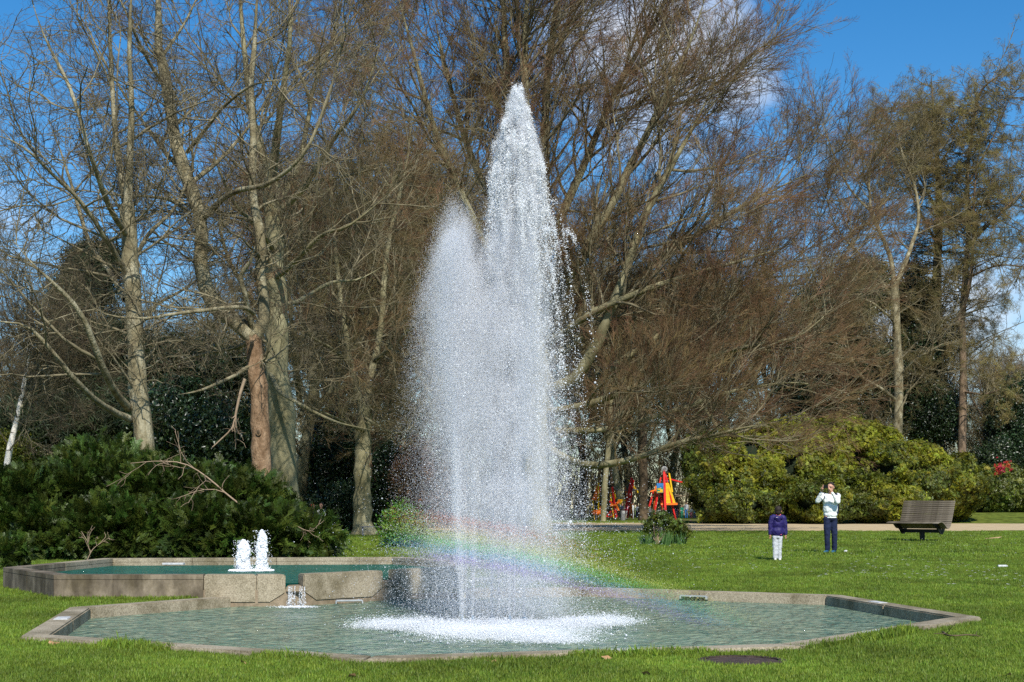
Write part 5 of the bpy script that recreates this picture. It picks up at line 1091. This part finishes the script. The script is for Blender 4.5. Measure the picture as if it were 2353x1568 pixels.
V_(1567, 0, 138, 1.32, 'child in a green dress beside the adult in dark clothes', 'p_green', 'p_green', 'hair', yaw=.2, arms=1)
V_(1577, 0, 141, 1.66, 'person in a light top and blue jeans right of the child in green', 'grey_cloth', 'p_blue', 'hair', yaw=2.6)
V_(1588, 0, 139, 1.12, 'small child in pink trousers at the right end of the group by the tower', 'grey_cloth', 'pink', 'hair', yaw=3)
V_(1596, 0, 142, 1.05, 'small child in dark blue next to the bushes right of the tower', 'p_blue', 'navy', 'hair', yaw=2)
V_(1513, 0, 136, 1.15, 'child in navy standing at the left foot of the yellow panel', 'navy', 'navy', 'hair', yaw=1)
V_(1441, 0, 133, 1.45, 'person in a red and white top beside the grey litter bin', 'pink', 'grey_cloth', 'hair', yaw=1, arms=1)
V_(1454, 0, 138, 1.55, 'person in a white top just left of the thick brown trunk', 'white_shirt', 'grey_cloth', 'hair', yaw=2)
V_(1463, 0, 145, 1.4, 'person in a pale blue top half hidden by the thick brown trunk', 'grey_cloth', 'navy', 'hair', yaw=2)
V_(1430, 0, 131, 1.5, 'person in a dark jacket and blue cap behind the litter bin', 'navy', 'black', 'hair', yaw=1)
V_(1408, 0, 130, 1.1, 'child in a red jacket left of the litter bin among the bicycles', 'p_red', 'navy', 'hair', yaw=1, arms=1)
V_(1494, 0, 139, 1.2, 'child in grey right of the thick brown trunk', 'p_grey', 'navy', 'hair', yaw=.5)
V_(2224, 0, 128, 1.3, 'person in blue glimpsed under the right end of the rhododendrons', 'p_blue', 'p_blue', 'hair', z=.95, yaw=1)
V_(2236, 0, 129, 1.5, 'person in navy with a pink top glimpsed under the rhododendrons', 'pink', 'navy', 'hair', z=.95, yaw=1)
V_(719, 0, 60, 1.62, 'red-haired person seated behind the right end of the yew hedge', 'black', 'navy', 'hair_red', seat=True, yaw=.9, group='two people seated behind the hedge')
V_(738, 0, 60.3, 1.68, 'dark-haired person in a white shirt and dark waistcoat seated behind the hedge', 'white_shirt', 'black', 'hair', seat=True, yaw=-.2, group='two people seated behind the hedge')
bc = V3(729, 1188, 60.4); sb = empty('park_bench', (bc[0], 60.45, 0), 'plain park bench behind the hedge under two seated people', 'bench')
for k in range(3): bm = bmesh.new(); bm_box(bm, (0, -.15+k*.15, .42), (1.6, .12, .035)); from_bm('slat', bm, M['wood'], sb)
for sx in (-.6, .6): bm = bmesh.new(); bm_box(bm, (sx, 0, .2), (.07, .4, .4)); from_bm('leg', bm, M['p_grey'], sb)
# plain bench seen past the foot of the pale beech
bc = GP(886, 1226); sb2 = empty('park_bench', (bc[0], 56.5, 0), 'low grey bench half hidden right of the pale beech foot', 'bench', rz=.1)
for k in range(3): bm = bmesh.new(); bm_box(bm, (0, -.15+k*.15, .36), (1.1, .12, .04)); from_bm('slat', bm, M['p_grey'], sb2)
for sx in (-.45, .45): bm = bmesh.new(); bm_box(bm, (sx, 0, .17), (.06, .36, .34)); from_bm('leg', bm, M['p_grey'], sb2)

# ------------------------------------------------------------------ curved lounger bench
bench = empty('lounger_bench', (13.73, 47.6, 0), 'high-backed curved slatted bench on a single black post, right of the man', 'bench')
U = Vector((.707, -.707, 0)); Fw = Vector((-.707, -.707, 0))
prof = [(.70, .60), (.58, .635), (.44, .65), (.32, .62), (.18, .53), (.06, .45), (-.04, .44), (-.13, .50), (-.22, .66), (-.30, .86), (-.38, 1.08), (-.45, 1.30), (-.47, 1.39)]
Q, _ = smooth_limb([(s, 0, z) for s, z in prof], (1, 1), 200); sg = np.linalg.norm(np.diff(Q, axis=0), axis=1); cs = np.concatenate([[0], np.cumsum(sg)]); pitch = .068; ns = int(cs[-1]/pitch)
bm = bmesh.new(); bm_box(bm, (0, 0, 0), (1.90, .058, .026)); bmesh.ops.bevel(bm, geom=bm.edges[:], offset=.004, segments=1, affect='EDGES')
sm_me = bpy.data.meshes.new('slat'); bm.to_mesh(sm_me); bm.free(); sm_me.materials.append(M['wood'])
for k in range(ns):
    s0 = (k+.5)*pitch; i = min(int(np.searchsorted(cs, s0)), 198); a, b = Q[i], Q[i+1]; t = Vector((Fw.x*(b[0]-a[0]), Fw.y*(b[0]-a[0]), b[2]-a[2])).normalized(); n_ = U.cross(t)
    o = obj('slat', sm_me, bench); mt = Matrix((U, t, n_)).transposed().to_4x4(); mt.translation = Fw*a[0]+Vector((0, 0, a[2])); o.matrix_local = mt
def bracket(s):
    pts = [(.56, .60), (.44, .62), (.32, .59), (.18, .50), (.06, .42), (-.04, .41), (-.15, .48), (-.25, .66), (-.41, 1.08), (-.46, 1.08), (-.32, .62), (-.16, .33), (-.05, .24), (.08, .24), (.22, .36), (.40, .50), (.56, .55)]
    bm = bmesh.new(); A_ = [bm.verts.new(U*(s-.02)+Fw*p[0]+Vector((0, 0, p[1]))) for p in pts]; B_ = [bm.verts.new(U*(s+.02)+Fw*p[0]+Vector((0, 0, p[1]))) for p in pts]
    bm.faces.new(A_); bm.faces.new(B_[::-1]); n = len(pts)
    for i in range(n): bm.faces.new((A_[i], B_[i], B_[(i+1) % n], A_[(i+1) % n]))
    from_bm('bracket', bm, M['black'], bench)
bracket(-.7); bracket(.7)
bm = bmesh.new(); bm_beam(bm, U*-.72+Vector((0, 0, .345)), U*.72+Vector((0, 0, .345)), .08, .12); from_bm('crossbeam', bm, M['black'], bench)
bm = bmesh.new(); bm_beam(bm, (0, 0, 0), (0, 0, .30), .15, .10); bm_box(bm, (0, 0, .01), (.26, .26, .02)); from_bm('post', bm, M['black'], bench)
# ------------------------------------------------------------------ lawn odds and ends
mc = GP(1705, 1522); mh = empty('manhole', mc, 'rusty round manhole cover sunk in the grass at lower right', 'manhole cover')
bm = bmesh.new(); bm_cyl(bm, (0, 0, -.05), (0, 0, .012), .27, .27, 40); from_bm('cover', bm, M['iron'], mh, bevel=.004)
bm = bmesh.new()
for k in range(40):
    a = k*2*PI/40; bm_box(bm, (.30*math.cos(a), .30*math.sin(a), .004), (.05, .05, .03), Matrix.Rotation(a, 3, 'Z'))
from_bm('frame', bm, M['iron'], mh)
g_ = GP(2283, 1240); bm = bmesh.new(); vs_ = [bm.verts.new(v) for v in [(-.3, -.1, .02), (.05, -.15, .03), (.32, .02, .10), (.1, .12, .05), (-.28, .08, .04)]]; bm.faces.new(vs_); bmesh.ops.solidify(bm, geom=bm.faces[:], thickness=.01)
o = from_bm('cardboard', bm, M['cardboard']); o.location = g_; tag(o, 'torn piece of cardboard lying on the lawn right of the bench', 'litter')
g_ = GP(2303, 1307); bm = bmesh.new(); bm_cyl(bm, (-.08, 0, .04), (.08, .02, .045), .03, .026, 10); bm_cyl(bm, (.08, .02, .045), (.11, .025, .045), .026, .012, 8); o = from_bm('plastic_bottle', bm, M['white_plate'], bevel=.003); o.location = g_; tag(o, 'small pale plastic bottle on the lawn near the right edge', 'litter')
g_ = GP(1904, 1254+5); bm = bmesh.new(); bmesh.ops.create_icosphere(bm, subdivisions=2, radius=.05, matrix=Matrix.Diagonal((1, .7, .8, 1))); 
for v in bm.verts: v.co *= 1+.3*noise.noise(v.co*40)
o = from_bm('paper_scrap', bm, M['white_plate']); o.location = (8.35, 35.6, .03); tag(o, 'crumpled white paper scrap on the grass right of the man', 'litter')
lv_me = None
for i, (px, py, w_) in enumerate([(123, 1477, 'on the grass below the left corner of the lower pool'), (564, 1488+35, 'on the grass below the pool, left of centre'), (810, 1554, 'pale one at the bottom edge left of the middle'), (40, 1337, 'beside the left corner of the raised pool wall'), (1130, 1521, 'in the rim grass just left of the bottom middle'), (1390, 1531-20, 'in the grass below the white rim plate'), (1485, 1547, 'right of the bottom middle'), (2310, 1551, 'pale one near the bottom right corner')]):
    g_ = GP(px, py, .03); bm = bmesh.new(); vs_ = [bm.verts.new((.045*math.cos(a)*(1+.25*math.cos(3*a)), .035*math.sin(a), .012*math.cos(2*a+i))) for a in [k*PI/4 for k in range(8)]]; bm.faces.new(vs_)
    bmesh.ops.triangulate(bm, faces=bm.faces[:]); o = from_bm('fallen_leaf', bm, M['litter_leaf']); o.location = g_; o.rotation_euler = (.3, .2, i*1.3); tag(o, 'dry brown leaf lying '+w_, 'leaf', 'dry leaves on the lawn')

# ------------------------------------------------------------------ playground
def Z4(X, Y, d): return Vector(V3(1286.9+X*.15633, 1011.1+Y*.15633, d))
def play(name, label, cat, org, group=None): return empty(name, org, label, cat, group)
def bpart(root, name, a, b, w, m, h=None):
    w *= 1.25 if name != 'plank' else 1
    bm = bmesh.new(); o_ = Vector(root.location); bm_beam(bm, a-o_, b-o_, w, h or w); return from_bm(name, bm, m, root)
D_ = 126
tw = play('climbing_tower', 'tall playground tower of red and orange beams with a yellow slatted panel', 'playground tower', (Z4(1545, 1180, D_).x, D_, 0))
for a, b, w, m, n_ in [((1525, 450, 0), (1548, 1190, -.4), .16, 'p_red', 'beam'), ((1545, 500, .3), (1700, 1190, .8), .11, 'p_red', 'beam'), ((1600, 490, .4), (1648, 770, .5), .11, 'p_yellow', 'beam'), ((1415, 680, .6), (1380, 1190, .3), .13, 'p_orange', 'beam'),
                      ((1380, 740, 1), (1310, 980, .8), .1, 'p_red', 'beam'), ((1435, 790, .2), (1372, 1190, -.2), .1, 'p_red', 'beam'), ((1475, 780, .8), (1515, 1190, 1), .1, 'p_red', 'beam'), ((1325, 760, .5), (1412, 735, .5), .1, 'p_orange', 'crossbar'), ((1478, 945, 0), (1722, 942, .4), .14, 'p_orange', 'platform_edge'),
                      ((1578, 568, .5), (1862, 642, 2), .1, 'p_red', 'crossbar'), ((1482, 552, .2), (1462, 635, .2), .09, 'p_red', 'beam'), ((1470, 600, .2), (1600, 605, .4), .06, 'p_grey', 'crossbar')]:
    bpart(tw, n_, Z4(a[0], a[1], D_+a[2]), Z4(b[0], b[1], D_+b[2]), w, M[m])
for k in range(15):
    Y0 = 640+k*20; t = k/14; xl = 1550+t*8; xr = 1602+t*95; bpart(tw, 'plank', Z4(xl, Y0, D_+.25+.3*t), Z4(xr, Y0+3, D_+.35+.3*t), .03, M['p_yellow'], .108)
bm = bmesh.new(); o_ = Vector(tw.location); c = Z4(1470, 708, D_-.3)-o_; bm_box(bm, c, (.60, .03, .84)); from_bm('painted_board', bm, M['p_blue'], tw)
for (dx, dz, sx, sz, mm) in [(0, -.2, .58, .42, 'p_green'), (-.1, -.1, .25, .12, 'p_yellow'), (.12, -.2, .22, .16, 'p_yellow'), (.0, -.34, .5, .1, 'p_yellow'), (.02, -.02, .12, .1, 'p_orange')]:
    bm = bmesh.new(); bm_box(bm, c+Vector((dx, -.018-.002*abs(dx)*10-.004*(mm != 'p_green'), dz)), (sx, .006, sz)); from_bm('painted_patch', bm, M[mm], tw)
bm = bmesh.new(); c = Z4(1535, 432, D_)-o_
for k in range(9):
    a = k*PI/9
    for j in range(14):
        t0, t1 = j*2*PI/14, (j+1)*2*PI/14; f_ = lambda t: c+Vector((.25*math.cos(t)*math.cos(a), .25*math.cos(t)*math.sin(a), .25*math.sin(t))); bm_cyl(bm, f_(t0), f_(t1), .014, seg=4)
from_bm('wire_globe', bm, M['white_plate'], tw)
bm = bmesh.new(); bm_cyl(bm, Z4(1530, 520, D_)-o_, Z4(1535, 440, D_)-o_, .03); from_bm('globe_stem', bm, M['p_red'], tw)
for a, b in [((1300, 825), (1540, 830)), ((1690, 800), (1830, 830)), ((1690, 830), (1850, 822))]: bpart(tw, 'rope', Z4(*a, D_+.5), Z4(*b, D_+.5), .03, M['rope'])
lb = play('leaning_beams', 'leaning red and yellow playground beams joined by grey ropes, left of the thick trunk', 'climbing frame', (Z4(1000, 1180, D_).x, D_, 0))
for a, b, w, m in [((1055, 555), (940, 1150), .15, 'p_red'), ((1076, 590), (990, 1150), .12, 'p_red'), ((1005, 590), (1152, 778), .11, 'p_yellow'), ((740, 790), (790, 1150), .08, 'p_yellow'), ((768, 690), (825, 1150), .1, 'p_red'), ((798, 745), (816, 870), .08, 'p_yellow'), ((960, 705), (990, 850), .1, 'p_orange'), ((805, 930), (862, 1045), .12, 'p_orange'), ((1042, 935), (1056, 1150), .12, 'p_orange'), ((850, 890), (970, 890), .12, 'p_yellow'), ((830, 940), (880, 890), .12, 'p_orange'), ((880, 940), (920, 900), .10, 'p_yellow'), ((735, 905), (770, 940), .12, 'p_red'), ((740, 960), (830, 960), .14, 'p_orange')]:
    bpart(lb, 'beam', Z4(*a, D_+rng.uniform(-.5, .5)), Z4(*b, D_+rng.uniform(-.5, .5)), w, M[m])
for a, b in [((780, 690), (830, 735)), ((830, 735), (900, 742)), ((900, 742), (1140, 728)), ((990, 765), (1100, 748))]: bpart(lb, 'rope', Z4(*a, D_), Z4(*b, D_), .07, M['p_grey'])
op = play('slatted_sail', 'orange slatted triangular panel with a yellow post at the left of the playground', 'playground panel', (Z4(560, 1180, D_).x, D_, 0))
for k in range(12):
    t = k/11; bpart(op, 'plank', Z4(545-t*76, 660+t*212, D_), Z4(562-t*12, 662+t*224, D_), .03, M['p_orange'], .115)
bpart(op, 'post', Z4(566, 632, D_-.1), Z4(562, 1190, D_-.1), .1, M['p_yellow']); bpart(op, 'flag', Z4(576, 690, D_), Z4(576, 770, D_), .12, M['p_red']); bpart(op, 'prop', Z4(480, 880, D_), Z4(510, 1190, D_), .08, M['p_yellow'])
sf = play('ride_post', 'orange and red playground figure on a post behind the thin grey trunk', 'playground post', (Z4(660, 1180, D_).x, D_+2, 0))
bpart(sf, 'post', Z4(657, 760, D_+2), Z4(657, 1190, D_+2), .06, M['p_grey'])
for (a, b, w, m) in [((668, 590), (665, 640), .12, 'p_orange'), ((645, 660), (675, 662), .1, 'white_plate'), ((657, 695), (657, 755), .2, 'p_red')]: bpart(sf, 'figure', Z4(*a, D_+2), Z4(*b, D_+2), w, M[m])
for i, (X, lab) in enumerate([(520, 'low orange spring rider seen through the mist right of the tall spray'), (590, 'small orange spring rider just left of the thin grey trunk')]):
    e = play('spring_rider', lab, 'spring rider', (Z4(X, 1100, D_).x, D_-1, 0), 'orange spring riders'); o_ = Vector(e.location)
    bm = bmesh.new(); bm_cyl(bm, (0, 0, 0), (0, 0, .45), .1, .1, 10); from_bm('spring', bm, M['p_grey'], e)
    bm = bmesh.new(); bmesh.ops.create_icosphere(bm, subdivisions=2, radius=1, matrix=Matrix.Translation((0, 0, .65)) @ Matrix.Diagonal((.5, .16, .24, 1))); bm_beam(bm, (.3, 0, .7), (.42, 0, 1.15), .14); from_bm('body', bm, M['p_orange'], e, True)
lbn = empty('litter_bin', (Z4(925, 0, 119).x, 119, 0), 'grey round litter bin with a white sticker in front of the playground', 'litter bin')
bm = bmesh.new(); bm_cyl(bm, (0, 0, 0), (0, 0, .82), .2, .22, 20); from_bm('bin', bm, M['p_grey'], lbn, bevel=.01); bm = bmesh.new(); bm_cyl(bm, (0, 0, .82), (0, 0, 1.0), .17, .12, 16); from_bm('lid', bm, M['iron'], lbn)
bm = bmesh.new(); bm_box(bm, (.05, -.222, .70), (.2, .012, .2)); from_bm('sticker', bm, M['white_plate'], lbn); bm = bmesh.new(); bm_box(bm, (.04, -.231, .70), (.11, .005, .035)); bm_box(bm, (.08, -.231, .73), (.03, .005, .04)); from_bm('sticker_mark', bm, M['black'], lbn)
def bicycle(X, d, rz, frame, label, s=1.0, lean=.12):
    e = empty('bicycle', (Z4(X, 0, d).x, d, 0), label, 'bicycle', 'bicycles parked at the playground', rz=rz); e.scale = (s, s, s); e.rotation_euler = (lean, 0, rz)
    for wx in (-.52, .52):
        bm = bmesh.new()
        for k in range(20):
            a, b = k*2*PI/20, (k+1)*2*PI/20; bm_cyl(bm, (wx+.33*math.cos(a), 0, .34+.33*math.sin(a)), (wx+.33*math.cos(b), 0, .34+.33*math.sin(b)), .02, seg=5)
        for k in range(8): a = k*PI/4; bm_cyl(bm, (wx, 0, .34), (wx+.32*math.cos(a), 0, .34+.32*math.sin(a)), .004, seg=3)
        from_bm('wheel', bm, M['black'], e)
    bm = bmesh.new(); A_, B_, C_, Dd, E_ = (-.52, 0, .34), (-.08, 0, .30), (-.18, 0, .78), (.36, 0, .82), (.52, 0, .34)
    for a, b in [(A_, B_), (A_, C_), (B_, C_), (C_, Dd), (B_, Dd), (Dd, E_)]: bm_cyl(bm, a, b, .024, seg=6)
    from_bm('frame', bm, M[frame], e); bm = bmesh.new(); bm_cyl(bm, Dd, (.34, 0, .98), .015, seg=6); bm_cyl(bm, (.30, -.25, 1.0), (.30, .25, 1.0), .014, seg=6); from_bm('handlebar', bm, M['p_grey'], e)
    bm = bmesh.new(); bm_cyl(bm, C_, (-.2, 0, .92), .014, seg=6); bm_box(bm, (-.2, 0, .94), (.24, .12, .05)); from_bm('saddle', bm, M['black'], e)
bicycle(1470, 112, .15, 'white_plate', 'white and green bicycle leaning just behind the small lawn shrub', 1.1); bicycle(1560, 113, 2.6, 'p_green', 'green bicycle parked at the foot of the tall red beam', .9)
bicycle(760, 118, .4, 'p_red', 'red bicycle leaning by the thin grey trunk', 1.0); bicycle(850, 119, 2.9, 'black', 'black bicycle between the red one and the litter bin', 1.0)
# green canopy at the far right
gc = empty('green_canopy', (V3(2325, 0, 118)[0], 118, .8), 'green fabric canopy glimpsed at the right edge above the red blossoms', 'canopy')
bm = bmesh.new(); r = bmesh.ops.create_cone(bm, cap_ends=True, segments=6, radius1=1.5, radius2=.1, depth=.9, matrix=Matrix.Translation((0, 0, 3.3))); from_bm('cover', bm, M['p_green'], gc)
for a in range(3): bm = bmesh.new(); bm_cyl(bm, (1.2*math.cos(a*2.1), 1.2*math.sin(a*2.1), 0), (1.2*math.cos(a*2.1), 1.2*math.sin(a*2.1), 3), .05); from_bm('pole', bm, M['p_grey'], gc)
